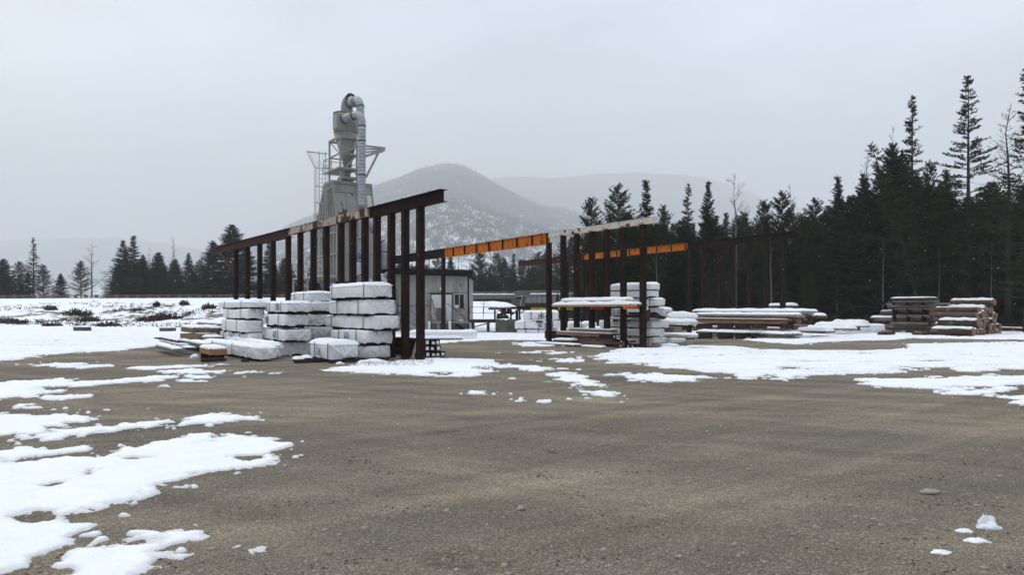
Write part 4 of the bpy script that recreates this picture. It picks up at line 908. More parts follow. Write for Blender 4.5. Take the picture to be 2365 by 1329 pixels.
# stack of square steel tubes with snow-filled ends
D0 = 24.2; C0 = Vector(((983-CX)/F*D0, D0, 0)); tw = .165
tri = 0
spots = [(r_, c_) for r_ in range(3) for c_ in range(3)]+[(0, 3)]
for k, (r_, c_) in enumerate(spots):
    jit = rnd.uniform(-.05, .05); O = C0+VX*(c_*(tw+.022))+ZX*(.04+r_*(tw+.03))+UX*jit
    root = thing('square_steel_tube', 'rusty square steel tube with snowy open end, stacked beside the nearest rack post', 'steel tube', O, 'stacked square steel tubes'); Lt = 3.0; w = .018; q = MB()
    q.box(O, UX*Lt, VX*tw, ZX*w); q.box(O+ZX*(tw-w), UX*Lt, VX*tw, ZX*w); q.box(O+ZX*w, UX*Lt, VX*w, ZX*(tw-2*w)); q.box(O+ZX*w+VX*(tw-w), UX*Lt, VX*w, ZX*(tw-2*w)); q.build('tube', M['rust'], root)
    # snow packed into the end
    a = .62+rnd.uniform(-.12, .15); vs = []; cc = O+VX*tw*.5+ZX*(w+.005)-UX*.008
    pts = [(-.5, 0), (.5, 0), (.5, .6), (.38, .95), (.05, 1.0), (-.4, .92), (-.52, .5)]
    q = MB(); fr = [cc+VX*(p[0]*tw*.62+rnd.uniform(-.008, .008))+ZX*(p[1]*tw*a) for p in pts]; bk = [p+UX*.1 for p in fr]; n = len(pts)
    q.add(fr+bk, [tuple(range(n))]+[(i, (i+1) % n, n+(i+1) % n, n+i) for i in range(n)]); q.build('snow_plug', M['snow'], root)
# red-brown crossing stock behind it and the leaning grey plank
board('red-brown steel box section lying behind the stacked square tubes', 916, 981, 788, 812, 27.0, .5, 'rustred', .06, name='steel_section', cat='steel section', Lu=2.6)
q = MB(); a = P(952, 828, 23.9); a.z = 0; b = P(963, 790, 24.3); q.bar(a, b, .09, .03, up=(.5, -.8, 0)); o = q.build('leaning_plank', M['lumbergrey']); tag(o, 'thin grey plank leaning between the two nearest posts of the first rack', 'plank')
board('flat dark plank on the ground beside the stacked square tubes', 1026, 990, 827, 832, 24.0, .2, 'darkwood', 0, Lu=.6, Ud=VX, Vd=UX)
# long wrapped lengths before the shed
for px0, px1, yt, yb, D, wv, m, sn, lb, nm in ((944, 1101, 768, 779, 39.5, .6, 'wrap', .12, 'long white wrapped bundle with snow lying in front of the shed', 'long_wrapped_bundle'), (913, 1068, 781, 786, 37.5, .3, 'lumbergrey', .10, 'long snow-covered timber lying nearer than the long white bundle by the shed', 'timber')):
    A = P(px0, yb, D); X1 = P(px1, yb, D); Ud = Vector((1, .03, 0)).normalized(); Vd = Vector((-.03, 1, 0)).normalized(); t = thing(nm, lb, 'lumber bundle' if m == 'wrap' else 'timber', A); Lx = X1.x-A.x; h = zz(yt, D)-A.z
    q = MB(); q.box(A, Ud*Lx, Vd*wv, ZX*h); q.build('wrap' if m == 'wrap' else 'board', M[m], t); snowcap('snow_cap', A+ZX*h, Ud*Lx, Vd*wv, sn, t, over=.03, p=4)

# ---------------------------------------------------------------- second rack: arms, timbers, bundles
def arm(px0, px1, yt, yb, D, m, lb):
    C = Vector(((px1-CX)/F*D, D, 0)); Lv = -solve(C, -VX, px0); Ln = solve(C, -VX, px0); q = MB(); z0, z1 = zz(yb, D), zz(yt, D)
    q.box(Vector((C.x, C.y, z0)), -VX*Ln, UX*.12, ZX*(z1-z0)); o = q.build('rack_arm', M[m], None); return o
root2 = G2[0]
for a in ((1444, 1491, 707.6, 714.6, 30.8, 'orange2', 'bright orange arm'), (1367, 1412, 708, 715.5, 33.6, 'red', 'red arm'), (1293, 1334, 710, 716.5, 36.4, 'yellow', 'dull yellow arm')):
    o = arm(*a); o.parent = root2; o.matrix_parent_inverse = Matrix.Translation(-root2.location); o['label'] = a[6]
board('long grey-tan timber with broken snow on the orange and red rack arms', 1287, 1457, 701.8, 708.2, 30.0, .35, 'lumbernew', .11, Lu=5.3, rag=.4)
board('fresh tan timber with smooth snow lying highest on the rack arms', 1318, 1450, 691.5, 697.5, 31.0, .40, 'lumbernew', .12, Lu=4.6, rag=.15)
board('short timber end beyond the fresh tan one on the rack arms', 1440, 1474, 702, 708, 30.3, .5, 'lumberdk', .09, Lu=1.5)
GG = 'brown timbers on the ground under the second rack'
for (a, b, yt, yb, D, wv, sn, m, lb) in [
 (1280, 1430, 791, 802, 31.0, .30, 0, 'lumberdk', 'lowest long brown timber on the ground under the second rack'),
 (1318, 1412, 781, 791, 31.4, .30, 0, 'lumberdk', 'brown timber in the second layer up under the second rack'),
 (1284, 1414, 770, 779.5, 31.2, .30, .015, 'lumber', 'long light-brown timber in the third layer up under the second rack'),
 (1314, 1414, 762, 769, 31.8, .30, .03, 'lumber', 'topmost short brown timber under the second rack'),
 (1278, 1320, 786, 792, 33.0, .4, .07, 'lumberdk', 'snow-covered timber end at the left of the pile under the second rack'),
 (1258, 1300, 766, 784, 36, .6, 0, 'darkwood', 'dark squared block behind the first post of the second rack'),
 (1414, 1458, 786, 792, 31.6, .25, .02, 'darkwood', 'dark squared timber pointing right out of the pile under the second rack'),
 (1428, 1475, 796, 801, 31.3, .30, 0, 'darkwood', 'lowest dark timber pointing right out of the pile under the second rack'),
 (1236, 1330, 797, 800, 31.6, .4, .05, 'darkwood', 'flat dark plank with snow left of the pile under the second rack'),
 (1340, 1392, 802, 806, 30.6, .2, .05, 'darkwood', 'short dark plank on the gravel in front of the pile under the second rack')]:
    board(lb, a, b, yt, yb, D, wv, m, sn, group=GG, name='timber')
# small snow-filled tube ends in that pile
for k, (px, py, D) in enumerate([(1420, 777, 31.1), (1427, 776, 31.3), (1432, 775, 31.5), (1436, 788.5, 31.3), (1455, 789, 31.6), (1434, 799, 31.0), (1452, 799, 31.2), (1462, 799, 31.35), (1472, 799, 31.5)]):
    C = P(px-4, py+4.5, D); q = MB(); s = .14; t = thing('square_steel_tube', 'small dark square tube with a snowy end in the pile under the second rack', 'steel tube', C, 'small square tubes under the second rack')
    q.box(C, VX*s, UX*.9, ZX*.02).box(C+ZX*(s-.02), VX*s, UX*.9, ZX*.02).box(C+ZX*.02, VX*.02, UX*.9, ZX*(s-.04)).box(C+VX*(s-.02)+ZX*.02, VX*.02, UX*.9, ZX*(s-.04)); q.build('tube', M['rust'], t)
    q = MB(); q.box(C+VX*.035+ZX*.022-UX*.004, VX*.07, UX*.06, ZX*.07); q.build('snow_plug', M['snow'], t)
GR = 'wrapped bundles stacked behind the second rack'
for k, (c, r_, yt, yb, sn, tx_, lb, lf) in enumerate([
 (1509, 1537, 781, 799.5, .03, None, 'bottom bundle of the stack behind the second rack', 1406),
 (1503, 1535, 761, 778, .0, None, 'second bundle up behind the second rack', 1406),
 (1508, 1546, 742, 758, .08, None, 'third bundle up behind the second rack, its end capped with lumpy snow', 1406),
 (1494, 1512, 733, 740, .0, None, 'thin bundle in the middle of the stack behind the second rack', 1406),
 (1490, 1508, 713, 731, .0, '||2|0', 'dark-marked bundle 11210 behind the second rack, partly hidden by posts', 1411),
 (1512, 1535, 691, 708, .09, None, 'third bundle from the top behind the second rack, with a snow lump', 1412),
 (1503, 1521, 672.5, 686, .03, None, 'second bundle from the top behind the second rack', 1409),
 (1501, 1523, 656, 670, .10, None, 'topmost snow-capped bundle of the stack behind the second rack', 1409)]):
    bundle(lb, (lf, c, r_), yt, yb, 32.4+.03*k, sn, text=tx_, tx=.04, th=.75, ink='inkdark', group=GR, straps=(.35, .9), tagp=False, Lu=min(4.6, solve(Vector(((c-CX)/F*32.4, 32.4, 0)), UX, lf)))
def blob(name, label, cat, px, py, D, sx, sy, sz, m='snow', seed=0, parent=None, on=None, rag=.25, group=None):
    """low lumpy mound with its base centre at column px, row py"""
    c = P(px, py, D) if on is None else on; V = []; Fc = []; n = 20; k_ = 7
    for i in range(k_+1):
        a = i/k_*math.pi/2
        for j in range(n):
            t = 2*math.pi*j/n; rr = 1+rag*1.6*mnoise.noise(Vector((math.cos(t)*1.3+seed*7, math.sin(t)*1.3, a*1.2)))
            V.append(c+Vector((math.cos(t)*math.cos(a)*sx*rr, math.sin(t)*math.cos(a)*sy*rr, math.sin(a)**.8*sz*(1+rag*mnoise.noise(Vector((math.cos(t)*2, math.sin(t)*2, seed+a)))))))
    for i in range(k_):
        for j in range(n): Fc.append((i*n+j, i*n+(j+1) % n, (i+1)*n+(j+1) % n, (i+1)*n+j))
    mb = MB(); mb.add(V, Fc, True); o = mb.build(name, M[m], parent)
    if label: tag(o, label, cat, group)
    return o
# open torn tarp package in the stack's right side and the snowy packs beside it
t = thing('torn_tarp_package', 'torn open lumber package with hanging grey tarp beside the second rack stack', 'lumber package', P(1500, 740, 31.6))
q = MB(); O = P(1498, 733, 31.8); q.box(O, VX*1.2, UX*1.6, ZX*.10); q.box(O+ZX*.12+VX*.1, VX*1.0, UX*1.4, ZX*.09); q.build('boards', M['rustred'], t)
def sheet(pts, mt, name, parent, nu=14, nv=10, amp=.05, seed=1, th=.012):
    """cloth between four corner points, sagging and creased, with thickness"""
    a, b, c, d = pts; V = []; Fc = []
    for s_ in (0, 1):
        for i in range(nu+1):
            for j in range(nv+1):
                u, v = i/nu, j/nv; p = a.lerp(b, u).lerp(d.lerp(c, u), v)
                p = p+ZX*(amp*mnoise.noise(Vector((u*4+seed, v*3, seed)))-amp*.8*math.sin(u*math.pi)*math.sin(v*math.pi))+Vector((0, -1, 0))*amp*mnoise.noise(Vector((u*5, v*6, seed+9)))-Vector((0, -1, 0))*th*s_-ZX*th*s_
                V.append(p)
    n = (nu+1)*(nv+1)
    for s_ in (0, 1):
        for i in range(nu):
            for j in range(nv): k = s_*n+i*(nv+1)+j; f = (k, k+nv+1, k+nv+2, k+1); Fc.append(f if s_ == 0 else tuple(reversed(f)))
    mb = MB(); mb.add(V, Fc, True); return mb.build(name, M[mt], parent)
sheet([P(1494, 714, 32.2), P(1520, 710, 31.6), P(1552, 734, 31.4), P(1528, 726, 31.6)], 'wrap', 'tarp', t, amp=.08)
sheet([P(1490, 716, 31.7), P(1503, 714, 31.3), P(1500, 742, 31.2), P(1485, 742, 31.6)], 'darksteel', 'dark_tarp_side', t, amp=.06, seed=4)
bundle('loose snow-covered pack at the right of the torn tarp package', (1500, 1530, 1552), 715, 722, 33.2, .12, group=GR, straps=(), runners=False, bulge=.05, tagp=False, Lu=1.4)
GP = 'snow-laden packs between the second rack stack and the long board pile'
for (l, c, r_, yt, yb, D, sn, lb) in [
 (1535, 1590, 1612, 772, 781, 34, .04, 'low wrapped pack with crumpled end right of the second rack stack'),
 (1530, 1588, 1610, 743, 752, 35, .12, 'ragged wrapped pack in the middle of the snowy packs right of the second rack stack'),
 (1540, 1590, 1610, 730, 738, 35.4, .22, 'topmost snow-heaped pack right of the second rack stack'),
 (1530, 1548, 1583, 783, 795, 33, .02, 'dark grey wrapped pack low beside the bottom bundle')]:
    bundle(lb, (l, c, r_), yt, yb, D, sn, group=GP, straps=(), tagp=False, bulge=.05, hang=.05)
board('grey concrete-like block standing among the snowy packs', 1535, 1557, 756, 768, 33.6, .5, 'lumbergrey', 0, group=GP, name='grey_block', cat='block', Lu=.8)
board('long grey timber lying in front of the wrapped stack of the second rack', 1602, 1511, 793, 803, 31.0, .15, 'lumbergrey', 0, Ud=VX, Vd=UX, name='timber')
for px, py, D, sx, sz, lb in ((1546, 800, 30.8, .42, .12, 'rounded snow lump leaning on the long grey timber'), (1541, 806, 30.0, .32, .10, 'smaller flat snow lump in front of the long grey timber')):
    blob('snow_lump', lb, 'snow lump', px, py, D, sx, .2, sz, seed=px)
# wrapped stack between shed and second rack
GS = 'white bundles between the shed and the second rack'
def bundlex(lb, px0, px1, yt, yb, D, dep, sn, text=None, tx=0, ink='ink', group=None, straps=(.2, .5, .8), tw=None):
    """bundle lying square to the view"""
    A = P(px0, yb, D); Lx = (px1-px0)/F*D; h = zz(yt, D)-A.z; Ud = Vector((0, 1, 0)); Vd = Vector((1, 0, 0))
    root = thing('wrapped_lumber_bundle', lb, 'lumber bundle', A, group)
    wrapmesh(Vector((A.x, A.y, 0)), dep, Lx, A.z, A.z+h, rnd.random()*40, .02, .05, Ud=Ud, Vd=Vd).build('wrap', M['wrap'], root)
    q = MB(); q.box(A+Vector((.06, .06, 0)), Vector((Lx-.12, 0, 0)), Vector((0, dep-.12, 0)), ZX*(h-.05)); q.build('boards', M['darkwood'], root)
    for s in straps: q = MB(); q.box(A+Vector((Lx*s, -.06, 0)), Vector((.04, 0, 0)), Vector((0, .01, 0)), ZX*(h+.03)); q.build('strap', M['strap'], root)
    if text: marking(text, A+Vector((Lx*tx, -.075, h*.2)), Vector((1, 0, 0)), h*.6, tw or h*.45, root, ink, th=.035, nrm=Vector((0, -1, 0)))
    if sn: snowcap('snow_cap', A+ZX*h, Vector((Lx, 0, 0)), Vector((0, dep, 0)), sn, root, p=4)
    return root
bundlex('bottom white bundle of the stack between shed and second rack', 1195, 1290, 762, 771, 48, 1.2, .03, group=GS)
bundlex('middle white bundle painted 16318 between shed and second rack', 1190, 1297, 743.5, 760, 48, 1.2, .05, '163|8', .48, group=GS, tw=.25)
bundlex('top white bundle painted NGCT under smooth snow between shed and second rack', 1210, 1290, 722, 739, 48.1, 1.1, .14, 'NGCT', .42, group=GS, tw=.22)
board('red-brown plank end resting on the middle bundle painted 16318', 1224, 1248, 741, 746, 47.6, .2, 'lumberdk', 0, Lu=1.0, name='plank_end', cat='plank')
GT = 'low snow-topped packs seen through the posts of the second rack'
for (a, b, yt, yb, D, sn, lb) in [(1314, 1342, 747, 764, 46, .14, 'left of the low grey packs seen between the second rack posts'), (1346, 1378, 748, 764, 46, .14, 'middle low grey pack seen between the second rack posts'), (1388, 1402, 741, 756, 45, .02, 'right low grey pack seen just left of the stack behind the second rack'), (1358, 1388, 758, 766, 43, .10, 'flat snowy pack lying in front of the low grey packs')]:
    bundlex(lb, a, b, yt, yb, D, .9, sn, group=GT, straps=(.5,))

# ---------------------------------------------------------------- long stickered board pile
LP = 'boards of the long snow-topped pile right of the second rack'
lay = [(1640, 1822, 781, 786, 0, 'lumbergrey', 38.6), (1609, 1822, 772, 777, .10, 'lumbergrey', 38.9),
 (1600, 1815, 766.5, 770.5, .02, 'lumberred', 40), (1598, 1812, 758.5, 763, .05, 'lumberred', 40.1), (1602, 1838, 752, 756, .04, 'lumberred', 40.3),
 (1610, 1812, 744.5, 749, 0, 'lumberred', 40.1), (1609, 1830, 738, 742, .03, 'lumberred', 40.2), (1608, 1838, 731, 735.5, .03, 'lumberred', 40.3)]
kk = 0
for (a, b, yt, yb, sn, m, D) in lay:
    for c_ in range(3):     # three boards side by side in each layer, each its own length
        j0, j1 = rnd.uniform(-4, 4), rnd.uniform(-12, 8); o = Vector(((b+j1-CX)/F*D, D, 0)); q = o+VX*c_*.42
        px1 = CX+F*q.x/q.y; sc = D/q.y
        board('brown weathered board in the stickered long pile right of the second rack', a+j0+8*c_, px1, HZ+(yt-.8-HZ)*sc, HZ+(yb+.4-HZ)*sc, q.y, .36, m, sn, group=LP, name='sawn_board', cat='board')
for (a, b, yt, yb, sn, m, D, w, lb) in [(1606, 1836, 727, 733, .12, 'lumbergrey', 39.9, .9, 'long grey snow-topped timber, second from the top of the long board pile'), (1645, 1888, 729, 736, .14, 'lumberdk', 40.4, .9, 'snow-topped timber sticking out farthest right of the long board pile'), (1598, 1856, 718.5, 725, .14, 'lumbergrey', 40.2, .9, 'topmost long grey timber of the long board pile'), (1760, 1875, 719, 725, .13, 'lumbergrey', 40.9, .6, 'short snowy timber at the top right of the long board pile')]:
    board(lb, a, b, yt, yb, D, w, m, sn, name='timber')
for k in range(5):
    px = (1612, 1662, 1702, 1740, 1806)[k]
    for l_ in range(2):
        ya, yb = ((770, 786), (748, 760))[l_]; D = 40.02; C = Vector(((px-CX)/F*D, D, 0)); q = MB(); q.box(Vector((C.x, C.y, max(zz(yb, D), 0)))+VX*.02, VX*1.15, UX*.16, ZX*(zz(ya, D)-max(zz(yb, D), 0))); o = q.build('sticker_timber', M['darkwood']); tag(o, 'dark spacer timber standing between layers of the long board pile', 'timber', 'spacers in the long board pile')
GU = 'snow-covered flat packs right of the long board pile'
for (a, b, yt, yb, D, w, sn, lb) in [(1840, 1905, 765, 770, 42, 1.0, .2, 'flat snow-buried pack touching the right end of the long board pile'), (1880, 1985, 753, 757, 47, 1.2, .22, 'long snow-buried pack between the long board pile and the board stack'), (1920, 1990, 748, 752, 50, 1.0, .25, 'highest snow-buried pack left of the board stack'), (1850, 1960, 759, 763, 45, 1.0, .15, 'middle snow-buried pack right of the long board pile'), (1775, 1828, 705, 709, 52, .8, .16, 'small dark snow-topped pack seen over the long board pile')]:
    board(lb, a, b, yt, yb, D, w, 'lumbergrey', sn, group=GU, name='timber_pack', cat='timber pack')
# dark stack of boards before the forest
DS = 'boards of the dark board stack left of the log pile'
rows = [(795,1250,443),(820,1270,478),(740,1395,508),(760,1330,538),(770,1350,568),(680,1455,600),(670,1460,625),(860,1330,650),(560,1410,683),(600,1400,710),(790,1240,738),(640,1300,772),(740,1280,800),(630,1300,828)]
for k, (a, b, y_) in enumerate(rows):
    D = 47.5+.02*k; h = 6.3 if k != 10 else 7.5; p0, p1, yt = 1900+a/5.086, 1900+b/5.086, 600+y_/5.086
    for c_ in range(2):
        C = Vector(((p1+rnd.uniform(-3, 3)*c_-CX)/F*D, D, 0))+VX*c_*.62; sc = D/C.y; px1 = CX+F*C.x/C.y
        sn = {0: .06, 5: .05, 8: .12}.get(k, .012 if k % 3 == 0 else 0)
        board('dark weathered board in the stickered stack before the forest, left of the log pile', p0+8*c_, px1, HZ+(yt-HZ)*sc, HZ+(yt+h-2-HZ)*sc, C.y, .5, 'lumbergrey' if k % 3 else 'lumberdk', sn, group=DS, name='sawn_board', cat='board')
for px in (2060, 2092, 2128):
    D = 47.9; C = Vector(((2160-CX)/F*47.5, 47.5, 0)); C = C+UX*solve(C, UX, px)+VX*.06; q = MB(); q.box(Vector((C.x, C.y, 0))+VX*.1, VX*.9, UX*.08, ZX*zz(690, D)); o = q.build('sticker_timber', M['darkwood']); tag(o, 'dark column of spacers inside the board stack left of the log pile', 'timber', 'spacers in the dark board stack')
bundlex('wide pale block topped with snow left of the foot of the dark board stack', 2000, 2044, 752, 764, 49, .8, .1, group=GU, straps=())
for px, py, L_, lb in ((2030, 774, 1.3, 'dark log stub on the snow in front of the dark board stack'), (2110, 774, 1.4, 'snowy log stub on the snow left of the lowest big log')):
    a = P(px, py, 44); a.z = .12; q = MB(); q.tube([a, a+Vector((L_, .8, .05))], .11, 8); o = q.build('log_stub', M['bark']); tag(o, lb, 'log')

# ---------------------------------------------------------------- log pile
def log(label, px0, px1, yc, rpx, D, sn=.09, group='logs of the pile at the right', dirv=None, Lu=None):
    dv = dirv or UX; C = Vector(((px1-CX)/F*D, D, 0)); r = rpx/F*D; Lu = Lu or solve(C, dv, px0); z = max(zz(yc, D), r*.9); A = Vector((C.x, C.y, z)); B = A+dv*Lu
    sn = sn*1.3; root = thing('log', label, 'log', A, group); q = MB(); n = 7; pts = [A.lerp(B, k/n)+Vector((0, rnd.uniform(-.02, .02), rnd.uniform(-.02, .02))) for k in range(n+1)]
    pts[0] = A; pts[-1] = B
    q.tube(pts, [r*(1+rnd.uniform(-.05, .05)) for _ in pts], 12, cap=False); q.build('bark', M['bark'], root)
    s = dv.cross(ZX).normalized()
    for P_, sg in ((A, -1), (B, 1)):
        c = [P_+(s*math.cos(2*math.pi*k/12)+ZX*math.sin(2*math.pi*k/12))*r*.98 for k in range(12)]; e = MB(); e.add(c+[P_+dv*.012*sg], [(k, (k+1) % 12, 12) for k in range(12)]); e.build('cut_end', M['endgrain'], root)
    if sn: 
        w = r*1.35; snowcap('snow_cap', A+dv*.03-s*w/2+ZX*r*.74, dv*(Lu-.06), s*w, sn+r*.12, root, over=.0, p=3, nv=6, rag=.3)
    return root
front = [(2152, 2249, 768, 10, 42.5, 'lowest and thickest front log of the pile at the right'), (2169, 2260, 747, 9, 43.6, 'second front log up in the log pile'), (2174, 2262, 740, 7, 44.2, 'third front log up in the log pile, snow along its top'),
 (2180, 2266, 733, 7, 44.9, 'fourth front log up in the log pile'), (2190, 2275, 725.5, 7.5, 45.6, 'short twisted log in the middle of the log pile front'), (2187, 2278, 714, 7.5, 46.4, 'sixth front log up, reddish under thick snow'), (2196, 2298, 699, 8, 47.6, 'topmost log of the pile, tilted down to the right')]
for (a, b, y_, r_, D, lb) in front: log(lb, a, b, y_, r_, D, group=None)
for k in range(34):
    c_ = k//5; rw = k % 5; D = 43.4+c_*.62+rw*.28; px1 = 2258+c_*8.5+rnd.uniform(-3, 4); y_ = 768-rw*12.5-rnd.uniform(0, 3)+c_*.3
    top = 756-c_*9
    if y_ < 700+max(0, (px1-2290))*2.2: continue
    log('peeled brown log in the body of the pile, its round cut end facing right', 0, px1, y_, rnd.uniform(5.5, 7.5), D, sn=.07 if rnd.random() < .6 else 0, group='logs in the body of the pile', Lu=2.7+rnd.uniform(-.2, .2))
log('long dark log lying on the ground right of the log pile', 2305, 2440, 763, 5, 50, sn=.03, group=None, Lu=4.5)
# concrete blocks at the bank foot
for px0, px1, yt, yb, D, lb in ((169, 200, 759, 767, 53, 'left concrete block lying at the foot of the snowy road bank'), (368, 398, 759, 769, 51, 'right concrete block at the foot of the snowy road bank, under snow')):
    A = P(px0, yb, D); A.z = -.02; t = thing('concrete_block', lb, 'concrete block', A); L_ = (px1-px0)/F*D; q = MB(); q.box(A, Vector((L_, .1, 0)), Vector((-.06, .6, 0)), ZX*.34); q.box(A+Vector((.03, -.02, .34)), Vector((L_-.06, .1, 0)), Vector((-.05, .56, 0)), ZX*.02); q.build('block', M['concrete'], t)
    snowcap('snow_cap', A+ZX*.36, Vector((L_, .1, 0)), Vector((-.06, .6, 0)), .09, t, p=4)
# ---------------------------------------------------------------- dust collector tower
TD = 50.0
T = thing('dust_collector_tower', 'tall grey dust collector tower with cyclone, ducts and caged ladder behind the first rack', 'dust collector', P(781, 760, TD))
def quad(px_c, D, pl, pr, z):
    C = Vector(((px_c-CX)/F*D, D, 0)); Lu = solve(C, UX, pl); Lv = solve(C, VX, pr)
    return [Vector((q.x, q.y, z)) for q in (C, C+VX*Lv, C+VX*Lv+UX*Lu, C+UX*Lu)]
zA, zB, zC, zD = zz(650, TD), zz(632, TD), zz(508, TD), zz(416, TD)
lo = quad(781, TD, 733, 866, zA); mi_ = quad(781, TD, 733, 866, zC)
C1 = quad(768, TD+.55, 751, 857, zD)
mb = MB()
for a, b in ((lo, mi_), (mi_, C1)):
    for k in range(4): mb.add([a[k], a[(k+1) % 4], b[(k+1) % 4], b[k]], [(0, 1, 2, 3)])
mb.add(C1, [(0, 1, 2, 3)]); mb.add(lo, [(3, 2, 1, 0)])
def ribs(a, b, n, w, d, outd, first=0, last=1):
    for k in range(n+1):
        f = first+(last-first)*k/n; p = a[0].lerp(a[1], f); q = b[0].lerp(b[1], f); mb.bar(p+outd*d/2, q+outd*d/2, w, d, up=outd)
eu, ev = -UX, -VX     # outward of the right-hand face is -U, of the left-hand face is -V
bm = mb.build('bin', M['greypaint'], T); 
mb = MB(); ribs((lo[0], lo[3]), (mi_[0], mi_[3]), 7, .09, .12, ev); ribs((mi_[0], mi_[3]), (C1[0], C1[3]), 7, .08, .11, ev)
for f in (.06, .45, .8): mb.bar(lo[0].lerp(mi_[0], f)+ev*.1, lo[3].lerp(mi_[3], f)+ev*.1, .10, .12)
mb.bar(mi_[0].lerp(C1[0], .85)+ev*.08, mi_[3].lerp(C1[3], .85)+ev*.08, .1, .1)
mb.build('left_face_ribs', M['greypaint'], bm)
mb = MB()
for f in (0, .28, .55, .8, 1): mb.bar(lo[0].lerp(lo[1], f)+eu*.04, mi_[0].lerp(mi_[1], f)+eu*.04, .07, .09, up=eu)
for f in (0, .3, .58, .82, 1): mb.bar(mi_[0].lerp(mi_[1], f)+eu*.04, C1[0].lerp(C1[1], f)+eu*.04, .07, .09, up=eu)
for a, b, f in ((lo, mi_, .03), (lo, mi_, .48), (lo, mi_, .98), (mi_, C1, .76), (mi_, C1, .985)): mb.bar(a[0].lerp(b[0], f)+eu*.05, a[1].lerp(b[1], f)+eu*.05, .10, .11)
mb.build('right_face_ribs', M['greypaint'], bm)
# sheet panels with peeling paint set into the sloping right-hand face
for f0, f1, m in ((.03, .27, 'peelgrey'), (.33, .55, 'peelgrey'), (.61, .80, 'peelgrey'), (.84, .98, 'peel')):
    g0, g1 = .04, .73; mb = MB(); a, b, c, d_ = [mi_[0].lerp(mi_[1], f0).lerp(C1[0].lerp(C1[1], f0), g0), mi_[0].lerp(mi_[1], f1).lerp(C1[0].lerp(C1[1], f1), g0), mi_[0].lerp(mi_[1], f1).lerp(C1[0].lerp(C1[1], f1), g1), mi_[0].lerp(mi_[1], f0).lerp(C1[0].lerp(C1[1], f0), g1)]
    o = eu*.012; mb.add([a+o, b+o, c+o, d_+o, a, b, c, d_], [(0, 1, 2, 3), (0, 4, 5, 1), (1, 5, 6, 2), (2, 6, 7, 3), (3, 7, 4, 0)]); mb.build('side_panel', M[m], bm)
# roof edge and neck
mb = MB(); q = quad(767, TD+.5, 750, 858, zD+.02)
for k in range(4): mb.bar(q[k], q[(k+1) % 4], .12, .14)
mb.build('roof_edge', M['greypaint'], bm)
cc = (C1[0]+C1[2])/2      # centre of the top
cyc = P(799, 412, TD+1.3); 
Q = lambda px, py, dd=1.3: P(px, py, TD+dd)
R1 = 28/F*(TD+1.3)
mb = MB(); mb.tube([Q(799, 264), Q(799, 309)], R1, 28); mb.build('cyclone_barrel', M['greypaint'], T)
mb = MB(); mb.tube([Q(799, 309), Q(803, 385)], [R1*.99, R1*.30], 28); mb.build('cyclone_cone', M['greypaint'], T)
mb = MB(); mb.tube([Q(803, 384), Q(803, 414)], .20, 16); mb.build('outlet_pipe', M['galv'], T)
mb = MB(); c = Q(803, 414); mb.box(c-UX*.5-VX*.55-ZX*.06, UX*1.0, VX*1.1, ZX*.16); mb.build('outlet_flange', M['greypaint'], T)
mb = MB(); mb.tube([Q(799, 262.5), Q(799, 265)], R1*1.04, 28); mb.build('top_rim', M['greypaint'], T)
mb = MB(); c = Q(787, 296, .25); mb.box(c-VX*.30, VX*.62, UX*.7, ZX*(33/F*TD)); mb.build('inlet_box', M['greypaint'], T)
def duct(pts, r, name, m='galv', rings=(), n=18, ribbed=0, lr=1.07):
    q = MB(); r_ = r; P2, R2 = [], []
    for i, p in enumerate(pts):
        P2.append(p); R2.append(r)
        if ribbed and i == ribbed[0]:
            e = pts[i+1]; k = int((e-p).length/.22)
            for j in range(1, k):
                for s_, w_ in ((-.02, 1), (-.012, 1.03), (.012, 1.03), (.02, 1)): P2.append(p.lerp(e, j/k)+(e-p).normalized()*s_); R2.append(r*w_)
    q.tube(P2, R2, n); o = q.build(name, M[m], T)
    for (i, f) in rings:
        i = min(i, len(pts)-2)
        a, b = Vector(pts[i]), Vector(pts[i+1]); c = a.lerp(b, f); d = (b-a).normalized(); q = MB(); q.tube([c-d*.035, c+d*.035], r_*lr, n); q.build('collar', M['collar'], o)
    return o
def arc(p0, p1, p2, n=7):   # smooth bend through a corner
    return [p0.lerp(p1, t).lerp(p1.lerp(p2, t), t) for t in [i/n for i in range(n+1)]]
# exhaust elbow from the barrel top over to the riser
rr = 12.5/F*TD
duct([Q(801, 266)]+arc(Q(801, 252), Q(801, 234), Q(812, 229, .9)), rr*1.12, 'exhaust_elbow', 'greypaint', rings=((8, .8),))
duct(arc(Q(808, 234, 1.0), Q(820, 236, .6), Q(822, 234, .3), 3), rr*1.02, 'cross_duct', 'galv', rings=((0, .2),))
duct(arc(Q(818, 236, .5), Q(828, 222, -.1), Q(832, 247, -.2), 8)+[Q(832, 262, -.2), Q(833, 300, -.25)], rr*.74, 'upper_return_duct', 'galv', rings=((7, .9), (0, .1)))
duct([Q(793, 276, .1), Q(818, 266, -.3)], rr*.80, 'inlet_duct', 'galv', rings=((0, .04), (0, .94)))
duct(arc(Q(816, 267, -.3), Q(834, 258, -.75), Q(836, 282, -.8), 8)+[Q(836, 292, -.8), Q(835.5, 480, -.9)], 8.6/F*TD, 'riser_duct', 'galv', rings=((8, .9), (9, .18), (9, .60)), ribbed=(9, 10))
duct([Q(835, 480, -.9), Q(833.5, 592, -.5)], 5.0/F*TD, 'lower_riser', 'galv', rings=((0, .65),), ribbed=(0, 1))
duct(arc(Q(834, 588, -.5), Q(824, 600, -.5), Q(830, 612, -.5), 6), 9/F*TD, 'blue_elbow', 'blue')
duct(arc(Q(832, 604, -.6), Q(818, 632, -.9), Q(846, 650, -.9), 8)+[Q(862, 655, -.7)], 8.5/F*TD, 'lower_elbow', 'galv', rings=((0, .5), (5, .5)))
